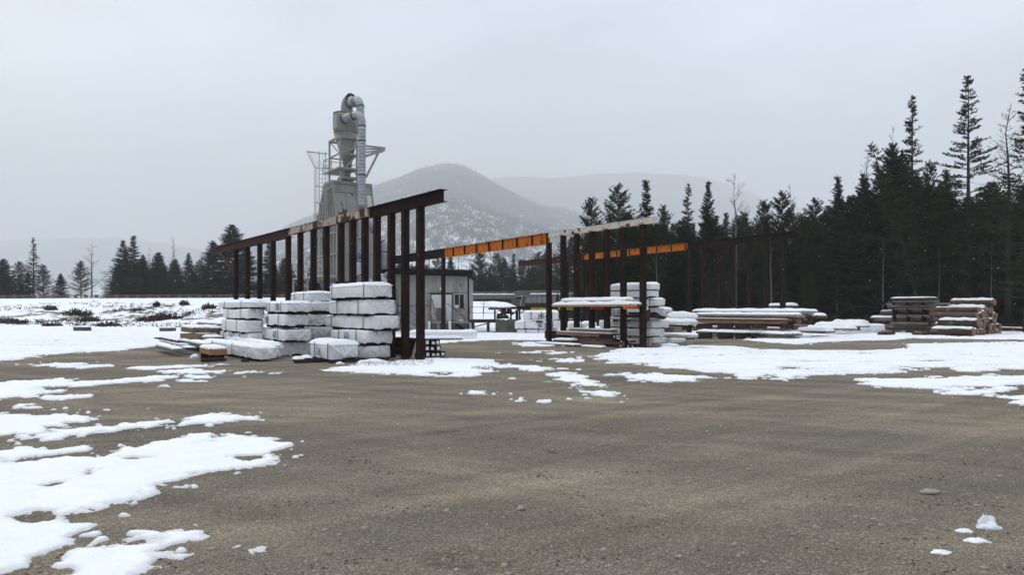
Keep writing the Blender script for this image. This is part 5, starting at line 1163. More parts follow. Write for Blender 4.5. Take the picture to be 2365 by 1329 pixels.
duct([Q(848, 496, .2), Q(867, 536, .2)], 8.5/F*TD, 'slanted_side_duct', 'galv', rings=((0, .95),))
duct([Q(887, 622, 2), Q(887, 580, 2)]+arc(Q(887, 573, 2), Q(886, 558, 2), Q(876, 559, 2), 6), 9/F*TD, 'standing_side_duct', 'galv', rings=((0, .95), (5, .5)))
duct(arc(Q(862, 640, 0), Q(893, 645, 0), Q(892, 668, 0), 8), 9/F*TD, 'right_elbow', 'galv', rings=((6, .5),))
# angle-iron frame carrying the cyclone
fb = quad(786, TD+.2, 761, 824, 0); mb = MB(); zt = zz(313, TD); 
for k, q in enumerate(fb): mb.bar(Vector((q.x, q.y, zz(418, TD))), Vector((q.x, q.y, zt)), .11)
for k in range(4):
    a, b = fb[k], fb[(k+1) % 4]
    for z, w in ((zt, .14), (zz(352, TD), .08)): mb.bar(Vector((a.x, a.y, z)), Vector((b.x, b.y, z)), w)
mb.bar(Vector((fb[0].x, fb[0].y, zz(355, TD))), Vector((fb[3].x, fb[3].y, zt)), .06); mb.bar(Vector((fb[0].x, fb[0].y, zz(400, TD))), Vector((fb[1].x, fb[1].y, zz(352, TD))), .08); mb.bar(Vector((fb[1].x, fb[1].y, zz(400, TD))), Vector((fb[2].x, fb[2].y, zz(352, TD))), .06)
mb.build('cyclone_frame', M['greypaint'], T)
# cantilevered bracket frame on the right
mb = MB(); a = P(786, 353, TD+.2); b = P(834, 336, TD+1.0); c = P(889, 342, TD+2.4); d_ = P(846, 360, TD+.6)
mb.bar(a, b, .13); mb.bar(b, c, .12)
for f in (0, .33, .66, 1): mb.bar(b.lerp(d_, f), c.lerp(P(884, 350, TD+1.6), f), .07, .12)
mb.bar(d_, P(888, 346, TD+1.9), .12, .18); mb.bar(P(873, 355, TD+1.4), P(845, 410, TD+.6), .12); mb.build('bracket_frame', M['greypaint'], T)
# service platform and rails below the cyclone
zp = zz(389, TD); pq = quad(782, TD-.2, 747, 829, zp); mb = MB(); mb.box(pq[0], pq[1]-pq[0], pq[3]-pq[0], ZX*.10); pl_ = mb.build('service_platform', M['greypaint'], T)
def railing(pts, h, parent, w=.035, gap=1.0, mids=(.5,), name='railing', m='railpaint'):
    mb = MB()
    for p, q in zip(pts, pts[1:]):
        n = max(int((q-p).length/gap), 1)
        for k in range(n+1): r = p.lerp(q, k/n); mb.bar(r, r+ZX*h, w)
        for f in (1,)+mids: mb.bar(p+ZX*h*f, q+ZX*h*f, w)
    return mb.build(name, M[m], parent)
railing([pq[0].lerp(pq[3], .45), pq[3], pq[2], pq[1]], .95, pl_, m='greypaint', w=.04)
# ladder with safety cage
La = P(741, 655, TD+.3); mb = MB(); lx = VX; 
lt, lb_ = P(741, 384, TD+.3), P(741, 655, TD+.3); lt.x += .1; lb_.x += .1; lt.y = lb_.y
for s in (-.22, .22): mb.bar(lb_+lx*s, lt+lx*s+ZX*1.0, .045)
for k in range(28): 
    p = lb_.lerp(lt, k/28); mb.bar(p-lx*.22, p+lx*.22, .03)
ld = mb.build('ladder', M['railpaint'], T)
mb = MB(); hoops = [zz(y_, TD) for y_ in (500, 468, 430, 387)]
def hoop(z, r, oc=0): return [lt+Vector((0, 0, z-lt.z))+lx*math.cos(a)*r+ev*(math.sin(a)*r+oc) for a in [math.pi*k/8 for k in range(-1, 10)]]
for z in hoops: mb.tube(hoop(z, .38), .028, 4)
mb.tube(hoop(zz(352, TD), .52, .35), .04, 4)
for k in range(1, 10): 
    prev = None
    for z, r, oc in [(zz(520, TD), .38, 0), (hoops[3], .38, 0), (zz(352, TD), .52, .35)]:
        p = hoop(z, r, oc)[k]
        if prev: mb.bar(prev, p, .022)
        prev = p
mb.build('safety_cage', M['railpaint'], ld)
# legs, lower walkway
for q in lo: MB().bar(Vector((q.x, q.y, 0)), Vector((q.x, q.y, zA)), .28).build('leg', M['darksteel'], T)
zw = zz(640, TD); C = P(776, 640, TD-.7); mb = MB(); Lw = solve(C, UX, 704); mb.box(C-VX*.9, UX*Lw, VX*.9, ZX*.12); wk = mb.build('lower_walkway', M['railpaint'], T)
railing([C-VX*.9, C-VX*.9+UX*Lw, C+UX*Lw], 1.15, wk, w=.045, gap=.8, mids=(.35, .68))
mb = MB()
for f in (0, .25, .5, .75, 1): p = C-VX*.85+UX*Lw*f; mb.bar(Vector((p.x, p.y, 0)), p, .10); mb.bar(p-ZX*.9+VX*.7, p, .06)
mb.build('walkway_supports', M['railpaint'], wk)
mb = MB(); C = P(868, 650, TD-.3); mb.box(Vector((lo[3].x, lo[3].y, zA-.35))-VX*.4, VX*4.2, ev*-.1, ZX*.3)
mb.bar(P(862, 650, TD-.4), P(905, 626, TD+2.5), .35, .10); mb.build('chute', M['galv'], T)
# dark machine house under the bin
mb = MB(); C = P(776, 700, TD+.6); mb.box(Vector((C.x, C.y, 0)), VX*4.5, UX*3.0, ZX*(zA-.4)); mb.build('machine_room', M['darksteel'], T)
mb = MB(); p = P(913, 640, 58); mb.tube([Vector((p.x, p.y, 0)), Vector((p.x, p.y, zz(503, 58)))], .10, 8); mb.tube([Vector((p.x, p.y, zz(503, 58))), Vector((p.x, p.y, zz(499, 58)))], .16, 8); o = mb.build('thin_pole', M['peel']); tag(o, 'thin pale rusty pole standing behind the shed', 'pole')

# ---------------------------------------------------------------- shed
SD = 54.0
sx0, sx1 = P(884, 0, SD).x, P(1081, 0, SD).x; S = thing('metal_shed', 'low grey metal-sided shed with white doors and a dark sloping roof', 'shed', (sx0, SD, 0))
zl, zr = zz(633, SD), zz(639, SD); Wd = sx1-sx0; dep = 7.0; mb = MB(); sp = .30; n = int(Wd/sp)
V = []; Fc = []
prof = []
for k in range(n+1):
    x = sx0+Wd*k/n; prof += [(x, 0)]; 
    if k < n: prof += [(x+sp*.62, 0), (x+sp*.70, -.03), (x+sp*.92, -.03)]
for i, (x, dy) in enumerate(prof): V += [(x, SD+dy, 0), (x, SD+dy, zl+(zr-zl)*(x-sx0)/Wd)]
for i in range(len(prof)-1): Fc.append((2*i, 2*i+2, 2*i+3, 2*i+1))
mb.add(V, Fc); mb.build('front_wall', M['wall'], S)
mb = MB(); mb.box(Vector((sx0+.01, SD+.01, 0)), Vector((Wd-.02, 0, 0)), Vector((0, dep, 0)), ZX*(zr-.02)); mb.build('walls', M['wall'], S)
mb = MB(); mb.box(Vector((sx1-.02, SD-.06, 0)), Vector((.10, 0, 0)), Vector((0, .12, 0)), ZX*zr); mb.build('corner_trim', M['black'], S)
mb = MB(); hl = zz(620.5, SD-.6); hr = zz(626.5, SD-.6); x0, x1 = P(880, 0, SD).x, P(1092, 0, SD).x
def slab(x0, x1, y0, y1, za, zb, t):
    return MB().add([(x0, y0, za-t), (x1, y0, zb-t), (x1, y1, zb-t), (x0, y1, za-t), (x0, y0, za), (x1, y0, zb), (x1, y1, zb), (x0, y1, za)], [(0, 3, 2, 1), (4, 5, 6, 7), (0, 1, 5, 4), (1, 2, 6, 5), (2, 3, 7, 6), (3, 0, 4, 7)])
slab(x0, x1, SD-.6, SD+dep+.4, hl, hr, .32).build('roof', M['black'], S)
slab(x0+.1, x1-.1, SD-.45, SD+dep, hl+.10, hr+.10, .09).build('roof_top', M['darksteel'], S)
bx = lambda p0, p1, y0, y1, d0=.06, D=SD: (Vector((P(p0, 0, D).x, D-d0, zz(y1, D))), Vector(((p1-p0)/F*D, 0, 0)), Vector((0, d0-.002, 0)), ZX*((y1-y0)/F*D))
for p0, p1 in ((996.5, 1020), (1020.4, 1043.5)): 
    d_ = MB().box(*bx(p0, p1, 681, 741, .09)).build('door', M['white'], S)
MB().box(*bx(995, 1045, 678.5, 681, .10)).box(*bx(995, 996.4, 681, 741, .10)).box(*bx(1043.6, 1045, 681, 741, .10)).build('door_frame', M['black'], S)
w = MB().box(*bx(1050, 1072, 680, 714.5, .08)).build('window', M['glass'], S)
fr = MB()
for a in ((1049, 1073, 678.8, 680.4), (1049, 1073, 714, 716), (1049, 1050.6, 680.4, 714), (1071.4, 1073, 680.4, 714), (1060.2, 1061.8, 680.4, 714)): fr.box(*bx(*a, .12))
fr.build('window_frame', M['peel'], w)
MB().box(*bx(1051.5, 1059, 705, 712, .125)).build('paper_notice', M['tape'], w)
mb = MB(); p = P(1018.5, 668, SD-.15); mb.tube([p+ZX*.14, p-ZX*.02, p-ZX*.1], [.05, .12, .09], 10); mb.build('wall_lamp', M['tape'], S)
mb = MB(); mb.bar(P(985, 677, SD-.05), P(1084, 676.5, SD-.05), .03); mb.bar(P(912, 706, SD-.05), P(996, 706.5, SD-.05), .03); mb.build('conduit', M['darksteel'], S)
mb = MB(); mb.tube([P(1063, 658.5, SD-.035), P(1063, 658.5, SD+.02)], .05, 10); mb.build('wall_vent', M['black'], S)
# loading dock, stairs, railings, ladder
DK = thing('loading_dock', 'small loading dock with posts and yellowish railings at the shed doors', 'loading dock', P(1020, 760, SD-1)); dz = zz(742, SD-1)
mb = MB(); mb.box(P(988, 742, SD-1.5), Vector((2.9, 0, 0)), Vector((0, 1.35, 0)), ZX*-.18); mb.build('deck', M['concretelt'], DK)
for px in (988, 1036): A = P(px, 742, SD-1.7); mb = MB(); mb.box(Vector((A.x, A.y, 0)), Vector((.19, 0, 0)), Vector((0, .2, 0)), ZX*A.z); mb.build('bumper_post', M['white'], DK); mb = MB(); mb.box(Vector((A.x+.195, A.y+.01, 0)), Vector((.05, 0, 0)), Vector((0, .2, 0)), ZX*A.z); mb.build('bumper_edge', M['black'], DK)
A = P(1009, 748, SD-1.45); MB().box(Vector((A.x, A.y, 0)), Vector((.18, 0, 0)), Vector((0, .2, 0)), ZX*A.z).build('support_post', M['concretelt'], DK)
railing([P(990, 742, SD-1.4), P(1031, 742, SD-1.4)], .92, DK, w=.035, gap=.65, m='yellowdull', name='dock_railing')
mb = MB(); mb.box(P(1007, 742, SD-.8), Vector((.36, 0, 0)), Vector((0, .3, 0)), ZX*.92); mb.build('upright_planks', M['lumbergrey'], DK)
ST = thing('steel_stairs', 'red-brown steel stairs with railing going down below the shed window', 'stairs', P(1060, 765, SD-1))
a, b = P(1044, 742, SD-1.3), P(1072, 765, SD-1.3); a.y = b.y
for dy in (0, .8): MB().bar(a+Vector((0, dy, 0)), b+Vector((0, dy, 0)), .05, .2).build('stringer', M['rustred'], ST)
for k in range(5): p = a.lerp(b, (k+.5)/5); MB().box(p-Vector((.14, 0, .02)), Vector((.28, 0, 0)), Vector((0, .8, 0)), ZX*.03).build('tread', M['rustred'], ST)
mb = MB(); mb.bar(a+ZX*1.0, b+ZX*1.0, .045); mb.bar(a+Vector((0, 0, 0)), a+ZX*1.0, .045); mb.bar(b, b+ZX*1.0, .045); mb.bar(a+ZX*1.0+Vector((-.35, 0, .25)), a+ZX*1.0, .045); mb.build('handrail', M['rustred'], ST)
mb = MB(); mb.box(P(1053, 744, SD-.9), Vector((.85, 0, 0)), Vector((0, .7, 0)), ZX*-.12); A = P(1072, 748, SD-.8); mb.box(Vector((A.x, A.y, 0)), Vector((.2, 0, 0)), Vector((0, .2, 0)), ZX*A.z); mb.build('landing', M['concretelt'], ST)
railing([P(1053, 744, SD-.95), P(1075, 744, SD-.95)], .95, ST, w=.04, gap=.62, m='yellowdull', name='landing_railing')
p = P(1064, 741, SD-.6); blob('snow_lump', 'rounded snow lump on the stair landing under the shed window', 'snow lump', 0, 0, 0, .22, .2, .16, on=Vector((p.x, p.y, zz(744, SD-.6))), seed=3)
mb = MB(); 
for dx in (0, .32): mb.bar(P(1000, 744, SD-1.0)+Vector((dx, 0, 0)), P(987, 690, SD-.15)+Vector((dx, 0, 0)), .05)
for k in range(7): p = P(1000, 744, SD-1.0).lerp(P(987, 690, SD-.15), (k+.5)/7); mb.bar(p, p+Vector((.32, 0, 0)), .035)
o = mb.build('leaning_ladder', M['lumbergrey']); tag(o, 'old ladder leaning on the shed wall left of the white doors', 'ladder')
LS = thing('steel_stairs', 'grey stairs with dark railed platform at the left end of the shed', 'stairs', P(940, 765, SD-3))
a, b = P(932, 738, SD-3), P(964, 764, SD-3)
for dy in (0, .9): MB().bar(a+Vector((0, dy, 0)), b+Vector((0, dy, 0)), .05, .22).build('stringer', M['concretelt'], LS)
for k in range(6): p = a.lerp(b, (k+.5)/6); MB().box(p-Vector((.14, 0, .02)), Vector((.28, 0, 0)), Vector((0, .9, 0)), ZX*.03).build('tread', M['concretelt'], LS)
railing([P(918, 740, SD-3), P(932, 740, SD-3)], 1.0, LS, w=.05, gap=.4, m='rustred', name='platform_railing'); mb = MB(); mb.bar(a+ZX*1.0, b+ZX*1.0, .05); mb.bar(b, b+ZX, .05); mb.build('handrail', M['concretelt'], LS)
mb = MB(); mb.box(P(912, 742, SD-3), Vector((.8, 0, 0)), Vector((0, 1, 0)), ZX*.12); A = P(914, 742, SD-2.9); mb.box(Vector((A.x, A.y, 0)), Vector((.15, 0, 0)), Vector((0, .2, 0)), ZX*A.z); mb.build('platform', M['darksteel'], LS)

# ---------------------------------------------------------------- deck and machinery beyond the shed
DD = 50.0
K = thing('wooden_work_deck', 'dark timber work deck on legs to the right of the shed', 'work deck', P(1110, 768, DD))
mb = MB(); mb.box(P(1083, 746, DD), P(1152, 746, DD)-P(1083, 746, DD), Vector((.1, 2.4, 0)), ZX*(7/F*DD)); mb.build('deck_boards', M['darkwood'], K)
for px in (1089, 1124, 1150): A = P(px, 746, DD+.05); MB().box(Vector((A.x, A.y, 0)), Vector((.2, 0, 0)), Vector((0, .2, 0)), ZX*(A.z-.003)).build('leg', M['darkwood'], K)
mb = MB(); mb.bar(P(1090, 757, DD+.1), P(1124, 748, DD+.1), .07); mb.build('brace', M['darkwood'], K)
railing([P(1084, 739, DD+.1), P(1148, 739, DD+.1)], .85, K, w=.03, gap=.9, mids=(.55,), m='rustred', name='pipe_rail')
Mh = thing('conveyor_machine', 'rusty conveyor machine with long table beside the concrete wall', 'machine', P(1185, 740, DD+1))
r2 = random.Random(4)
mb = MB(); mb.box(P(1128, 716, DD+1), P(1226, 713.5, DD+1)-P(1128, 716, DD+1), Vector((.1, 1.1, 0)), ZX*.16); mb.build('table', M['rust'], Mh)
mb = MB()
for k in range(26): 
    p = P(r2.uniform(1146, 1182), r2.uniform(738, 722), DD+r2.uniform(.9, 1.9)); s = r2.uniform(.08, .4); mb.box(p, Vector((s, 0, 0)), Vector((0, s, 0)), ZX*r2.uniform(.06, .35))
mb.build('drive_unit', M['darksteel'], Mh)
for px in (1143, 1180, 1194, 1200): A = P(px, 716, DD+1.1); B_ = P(px, 740, DD+1.1); MB().bar(B_, A, .12 if px != 1194 else .2).build('leg', M['rust'], Mh)
mb = MB()
for k in range(8): a = P(r2.uniform(1140, 1215), r2.uniform(718, 730), DD+1.3); mb.bar(a, a+Vector((r2.uniform(-.7, .9), .1, r2.uniform(-.4, .4))), .06)
mb.tube([P(1199, 712, DD+1.05), P(1199, 712, DD+1.35)], .17, 12); mb.build('linkage', M['rustred'], Mh)
snowcap('snow_cap', P(1128, 711.5, DD+1), P(1180, 710.8, DD+1)-P(1128, 711.5, DD+1), Vector((.1, 1.1, 0)), .04, Mh, rag=.6)
mb = MB(); A = P(1226, 717, DD+.5); mb.box(A, P(1266, 717, DD+.5)-A, Vector((0, .2, 0)), ZX*.17); o = mb.build('yellow_beam', M['yellow']); tag(o, 'dull yellow steel beam resting behind the bundle painted NGCT', 'steel beam')
mb = MB(); A = P(1144, 772, DD-.5); A.z = -.05; zt = zz(740, DD-.5); mb.box(A, Vector((1.55, 0, 0)), Vector((0, .5, 0)), ZX*(zt+.05))
for k in range(5): 
    for j in range(4): mb.box(A+Vector((.03+.38*j+(.1 if k % 2 else 0), -.02, .08+.19*k)), Vector((r2.uniform(.2, .33), 0, 0)), Vector((0, .021, 0)), ZX*.14)
o = mb.build('concrete_retaining_wall', M['concrete']); tag(o, 'low stained concrete block wall under the conveyor machine', 'wall')

# ---------------------------------------------------------------- road bridge behind
BD = 106.0
Bx = lambda px: (px-CX)/F*BD
Br = thing('road_bridge', 'grey concrete road bridge with snow on its ledge crossing behind the yard', 'bridge', (Bx(1080), BD, 0))
def bb(p0, p1, y0, y1, d0, d1, m, nm): a = Vector((Bx(p0), BD+d0, zz(y1, BD))); return MB().box(a, Vector((Bx(p1)-Bx(p0), 0, 0)), Vector((0, d1-d0, 0)), ZX*(zz(y0, BD)-zz(y1, BD))).build(nm, M[m], Br)
bb(1060, 1192, 674, 681, .3, .7, 'concrete', 'barrier'); bb(1192.3, 2500, 671, 680, .3, .7, 'concrete', 'barrier')
bb(1060, 1192, 681, 690, 0, 9, 'concrete', 'deck_edge'); bb(1192.3, 2500, 680.2, 684.5, 0, 9, 'concrete', 'deck_edge')
snowcap('snow_strip', Vector((Bx(1062), BD+.0, zz(681.2, BD))), Vector((Bx(1190)-Bx(1062), 0, 0)), Vector((0, .32, 0)), .14, Br, over=0, p=6, nu=60)
snowcap('snow_strip', Vector((Bx(1220), BD+.0, zz(680.6, BD))), Vector((Bx(2490)-Bx(1220), 0, 0)), Vector((0, .32, 0)), .16, Br, over=0, p=6, nu=160)
bb(1213, 2500, 684.6, 700, .4, 1.0, 'concretelt', 'girder')
mb = MB()
for k in range(60):
    px = 1215+k*12; a = Vector((Bx(px), BD+.28, zz(699, BD))); mb.box(a, Vector((.09, 0, 0)), Vector((0, .12, 0)), ZX*(zz(685.5, BD)-zz(699, BD)))
mb.build('girder_stiffeners', M['concrete'], Br)
bb(1213, 2500, 700, 702, .2, 1.3, 'darksteel', 'girder_flange')
for px in (1206, 1430, 1700): bb(px, px+8, 690 if px < 1213 else 702.2, 740, 1.4, 6, 'concrete', 'pier')
mb = MB(); mb.box(Vector((Bx(1180), BD+1.5, 1.0)), Vector((Bx(1212)-Bx(1180), 0, 0)), Vector((0, 7, 0)), ZX*(zz(690.2, BD)-1.0)); mb.build('abutment', M['concrete'], Br)
mb = MB(); a = P(1200, 701, 84); mb.bar(Vector((a.x, a.y, 1.8)), P(1207, 684, 84), .06); mb.bar(P(1207, 684, 84), P(1190, 686, 84), .05); o = mb.build('bent_sign_post', M['railpaint']); tag(o, 'bent grey pole standing on the snowy mound before the bridge', 'pole')

# ---------------------------------------------------------------- guardrail along the bank
GRL = thing('guardrail', 'long wooden-post guardrail running along the top of the snowy bank', 'guardrail', (0, 104, 3))
pts = []
px = -160
while px < 905: 
    X = (px-CX)/F*104.0; pts.append(Vector((X, 104.0, gzf(X, 104.0)))); px += 23.9
for k, p in enumerate(pts):
    if len([c for c in GRL.children]) > 95: break
    MB().cbox(p-ZX*.2, .42, .25, .80).build('post', M['concrete'], GRL)
for z, h in ((.42, .12), (.15, .10)):
    mb = MB()
    for p, q in zip(pts, pts[1:]): mb.box(p+Vector((0, -.18, z)), (q-p), Vector((0, .04, 0)), ZX*h)
    mb.build('rail', M['concrete'], GRL)

# ---------------------------------------------------------------- shrubs, brush, stones
def shrub(label, px, py, D, w, h, m='brush', n=260, seed=1, group=None, name='shrub', lean=0, leaf=True):
    rs = np.random.default_rng(seed); X = (px-CX)/F*D; c0 = Vector((X, D, gzf(X, D))); C, Dd, Ls, W = [], [], [], []
    for _ in range(n):
        a = rs.uniform(0, 6.283); u = rs.random()**.6; base = (c0.x+math.cos(a)*u*w*.5, c0.y+math.sin(a)*u*w*.35, gzf(c0.x+math.cos(a)*u*w*.5, c0.y+math.sin(a)*u*w*.35)-.02)
        dz = rs.uniform(.5, 1.0); d = (math.cos(a)*.6*u+rs.normal()*.25+lean, math.sin(a)*.6*u+rs.normal()*.25, dz)
        l = h*rs.uniform(.4, 1.0)*(1-.4*u); C.append(base); Dd.append(d); Ls.append(l); W.append(.04 if not leaf else .06)
        if leaf:
            for _k in range(3):
                f = rs.uniform(.35, .95); dn = np.array(d)/np.linalg.norm(d); C.append(tuple(np.array(base)+dn*l*f)); Dd.append(tuple(dn+rs.normal(size=3)*.7)); Ls.append(l*.3); W.append(.09)
    V, Fq = tri_cloud(C, Dd, Ls, W, rs); o = npmesh(name, V, Fq, M[m]); tag(o, label, 'shrub', group)
SH = [(175,708,74,2.6,1.3,'brush','large dark evergreen-like shrub highest on the snowy bank, left of centre'),(205,722,68,2.2,1.0,'brush','dark shrub just below and right of the large one on the bank'),(345,727,68,2.4,1.2,'brush','broad dark shrub in the middle of the snowy bank'),(385,722,70,2.6,1.1,'brush','dark shrub joining the broad one on its right'),(318,708,78,1.3,1.0,'twig','thin pale leafless shrub above the broad dark shrub'),(482,708,80,1.2,1.1,'brushred','round red-brown grass tuft near the top of the bank beside the left stack'),(118,712,80,1.0,1.0,'brush','small upright dark shrub left of the large one'),(30,730,66,2.8,.8,'brush','low dark brush clump at the far left of the bank'),(250,745,62,1.6,.8,'brush','low dark brush at the foot of the bank, above the left concrete block'),(10,722,68,1.5,1.3,'twig','leafless twiggy shrub at the left edge of the photo'),(425,700,84,.6,1.1,'brush','tiny conifer seedling on the upper bank near the left stack'),(362,704,84,.5,.9,'brush','tiny conifer seedling above the middle shrub'),(120,742,62,1.4,.7,'brush','low brush patch at the foot of the bank on the left')]
for k, (px, py, D, w, h, m, lb) in enumerate(SH): shrub(lb, px, py, D, w, h*.75, m, 170, seed=100+k, leaf=m != 'twig', lean=.2 if k < 4 else 0)
tree('birch2', 1117, 676, 76, 'small dark twisted bare tree on the snowy mound beside the shed', wide=1.5)
tree('spruce2', 1288, 676, 70, 'young dark conifer behind the white stack left of the second rack', wide=1.5)
# scattered low brush and rock on the bank: too many to count
rs = np.random.default_rng(77); C, Dd, Ls, W = [], [], [], []
for _ in range(9000):
    D = rs.uniform(57, 100); a = rs.uniform(-.85, .08); X = a*D
    if fbm(np.array([X*.12]), np.array([D*.12]), 201, 3)[0] < .04+(.25 if D > 88 else 0): continue
    z = gzf(X, D); hs = rs.uniform(.07, .30)*(1.6 if rs.random() < .08 else 1)*(.35 if a > -.16 else 1)
    for _k in range(4): C.append((X+rs.normal()*.12, D+rs.normal()*.12, z)); Dd.append((rs.normal()*.8, rs.normal()*.8, 1)); Ls.append(hs*rs.uniform(.6, 1.2)); W.append(.07)
V, Fq = tri_cloud(C, Dd, Ls, W, rs); o = npmesh('bank_brush', V, Fq, M['brush']); tag(o, 'scattered dead weeds and brush poking through the snow of the bank', 'brush', kind='stuff')
# dry weeds at the feet of the first rack
C, Dd, Ls, W = [], [], [], []
for _ in range(700):
    px = rs.choice([rs.uniform(820, 915), rs.uniform(905, 1000)]); g_ = G(px, rs.uniform(834, 850)); C.append((g_.x, g_.y, 0)); Dd.append((rs.normal()*.5, rs.normal()*.5, 1)); Ls.append(rs.uniform(.06, .22)); W.append(.006)
for _ in range(350):
    g_ = G(rs.uniform(1090, 1130), rs.uniform(850, 858)); 
    C.append((g_.x, g_.y, 0)); Dd.append((rs.normal()*.6, rs.normal()*.6, .6)); Ls.append(rs.uniform(.04, .12)); W.append(.006)
V, Fq = tri_cloud(C, Dd, Ls, W, rs); o = npmesh('dry_weeds', V, Fq, M['brushred']); tag(o, 'dry brown weeds around the feet of the first rack', 'weeds', kind='stuff')
# forest-edge undergrowth and snow-dusted slash
C, Dd, Ls, W = [], [], [], []
for _ in range(9000):
    X = rs.uniform(8, 52); D = rs.uniform(52.5, 60)+abs(X-20)*.02; C.append((X, D, rs.uniform(0, .5))); Dd.append((rs.normal(), rs.normal(), rs.uniform(.1, 1.2))); Ls.append(rs.uniform(.2, 1.1)); W.append(rs.uniform(.02, .07))
V, Fq = tri_cloud(C, Dd, Ls, W, rs); o = npmesh('undergrowth', V, Fq, M['brush']); tag(o, 'tangled dark undergrowth along the foot of the right forest', 'undergrowth', kind='stuff')
# stones on the yard
def ico(c, r, sq, seed, sub=2):
    """one irregular stone as verts and faces"""
    n = 7 if sub == 1 else 12; k_ = 4 if sub == 1 else 8; V = []; Fc = []
    for i in range(k_+1):
        a = -math.pi/2+i/k_*math.pi
        for j in range(n):
            t = 2*math.pi*j/n; d = Vector((math.cos(t)*math.cos(a), math.sin(t)*math.cos(a), math.sin(a)*sq)); V.append(c+d*r*(1+.35*mnoise.noise(d*1.6+Vector((seed, seed, 0)))))
    for i in range(k_):
        for j in range(n): Fc.append((i*n+j, i*n+(j+1) % n, (i+1)*n+(j+1) % n, (i+1)*n+j))
    return V, Fc
mb = MB(); r2 = random.Random(9)
for k in range(4500):
    px = r2.uniform(-250, 2600); py = HZ+18+600*r2.random()**.55; g_ = G(px, max(py, 860)); rr = r2.uniform(.004, .011)*(1+g_.y*.05)*(2.0 if r2.random() < .04 else 1)
    V, Fc = ico(Vector((g_.x, g_.y, gzf(g_.x, g_.y)+rr*.15)), rr, .6, k*1.3, 1); mb.add(V, Fc, True)
o = mb.build('loose_gravel', M['rock']); tag(o, 'loose pebbles scattered over the gravel yard', 'gravel', kind='stuff')
for px, py, r_, sq, st, lb in ((1204, 1180, .032, .8, 1, 'single brown lump of earth lying alone in the middle of the foreground'), (2148, 1143, .05, .5, 1.6, 'smooth oval grey stone lying alone in the right foreground')):
    g_ = G(px, py); V, Fc = ico(Vector((0, 0, 0)), r_, sq, px, 2); mb = MB(); mb.add([Vector((v.x*st+g_.x, v.y+g_.y, v.z+r_*sq*.6+gzf(g_.x, g_.y))) for v in V], Fc, True); o = mb.build('stone', M['rock']); tag(o, lb, 'stone')
def chunk(label, px, py, lumps):
    """clump of snow made of several merged lumps: (dx, dy, rx, rz)"""
    g_ = G(px, py); z0 = gzf(g_.x, g_.y)-.004; V = []; Fc = []; mb = MB()
    for q_, (dx, dy, rx, rz) in enumerate(lumps):
        n, k_ = 22, 9; V = []; Fc = []
        for i in range(k_+1):
            a = i/k_*math.pi/2
            for j in range(n):
                t = 2*math.pi*j/n; d = Vector((math.cos(t)*math.cos(a), math.sin(t)*math.cos(a), math.sin(a)))
                f = 1+.30*mnoise.noise(d*1.4+Vector((px, q_*3, 1)))+.16*mnoise.noise(d*4.5+Vector((px, q_*3, 7)))+.08*mnoise.noise(d*11+Vector((px, q_, 2)))
                V.append(Vector((g_.x+dx, g_.y+dy, z0))+Vector((d.x*rx*f, d.y*rx*.6*f, d.z*rz*f)))
        for i in range(k_):
            for j in range(n): Fc.append((i*n+j, i*n+(j+1) % n, (i+1)*n+(j+1) % n, (i+1)*n+j))
        mb.add(V, Fc, True)
    o = mb.build('snow_chunk', M['snow']); tag(o, label, 'snow chunk')
chunk('largest two-humped snow chunk in the right foreground', 2281, 1221, [(-.028, 0, .045, .10), (.030, .01, .042, .095), (0, -.02, .075, .05), (-.05, -.02, .035, .03), (.055, -.02, .035, .028)])
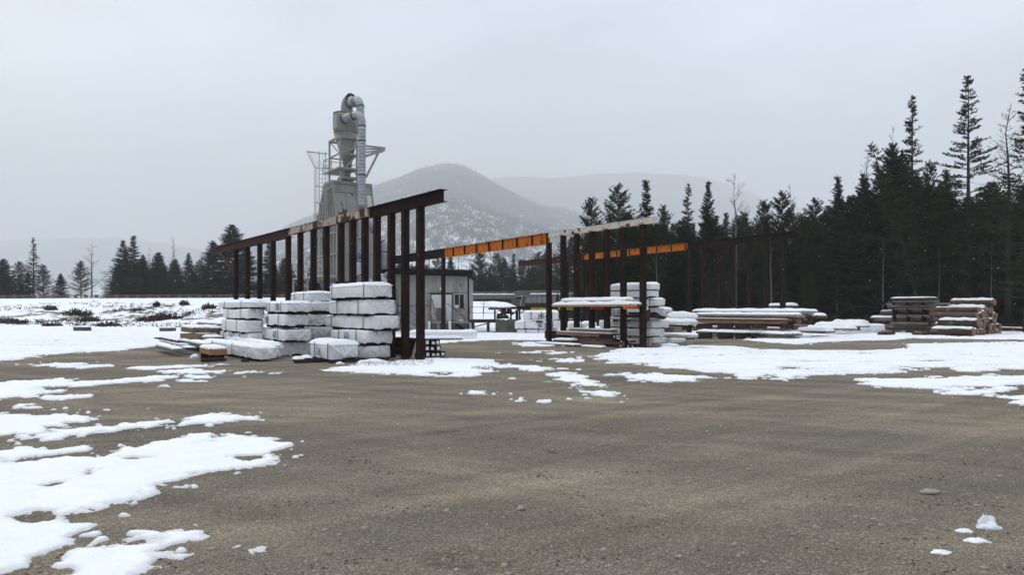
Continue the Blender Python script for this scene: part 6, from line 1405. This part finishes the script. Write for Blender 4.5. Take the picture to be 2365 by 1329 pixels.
for px, py, sx, sz, lb in ((2262, 1218, .022, .03, 'tiny snow crumb at the left foot of the largest snow chunk'), (2228, 1232, .055, .022, 'small flat snow chunk left of and below the largest one'), (2256, 1255, .075, .028, 'long flat snow chunk below the largest one in the right foreground'), (2174, 1279, .060, .018, 'lowest small snow chunk in the right foreground'), (380, 894, .12, .05, 'small lone snow chunk left of centre on the bare gravel'), (450, 827, .16, .12, 'small round snow lump left of the wrapped piles'), (860, 843, .45, .16, 'rounded snow mound at the foot of the right near stack'), (785, 842, .12, .08, 'small snow lump under the bundle painted 268')):
    g_ = G(px, py); blob('snow_chunk', lb, 'snow chunk', 0, 0, 0, sx, sx*.55, sz, on=Vector((g_.x, g_.y, gzf(g_.x, g_.y)-.004)), seed=px, rag=.45)
mb = MB(); r2 = random.Random(31)
for k in range(60):        # clods thrown up in loose groups
    px = r2.uniform(-100, 2500); py = r2.uniform(880, 1329); g_ = G(px, py); m_ = r2.randint(6, 26); ang = r2.uniform(-.5, .5); ln = r2.uniform(.1, .9)
    for _ in range(m_):
        u = r2.gauss(0, ln*.5); x_ = g_.x+math.cos(ang)*u+r2.gauss(0, .05); y_ = g_.y+math.sin(ang)*u+r2.gauss(0, .06); rr = r2.uniform(.004, .013)
        V, Fc = ico(Vector((x_, y_, gzf(x_, y_)+rr*.1)), rr, .7, k*1.7+_, 1); mb.add(V, Fc, True)
o = mb.build('dirt_clods', M['clod']); tag(o, 'dark wet clods of dirt scattered in groups on the gravel yard', 'dirt', kind='stuff')
# falling snow
mb = MB(); r2 = random.Random(12)
for k in range(1000):
    D = r2.uniform(4.5, 45); X = r2.uniform(-.75, .75)*D; z = r2.uniform(.2, 1.6+.42*D); c = Vector((X, D, z)); r_ = .0028+.00018*D
    if r2.random() < .03: r_ *= 1.8
    mb.add([c+Vector(v)*r_ for v in ((1, 0, 0), (-1, 0, 0), (0, 1, 0), (0, -1, 0), (0, 0, 1.2), (0, 0, -1.2))], [(0, 2, 4), (2, 1, 4), (1, 3, 4), (3, 0, 4), (2, 0, 5), (1, 2, 5), (3, 1, 5), (0, 3, 5)], True)
o = mb.build('falling_snow', M['snow']); tag(o, 'fine snowflakes drifting down over the yard', 'snowflakes', kind='stuff')
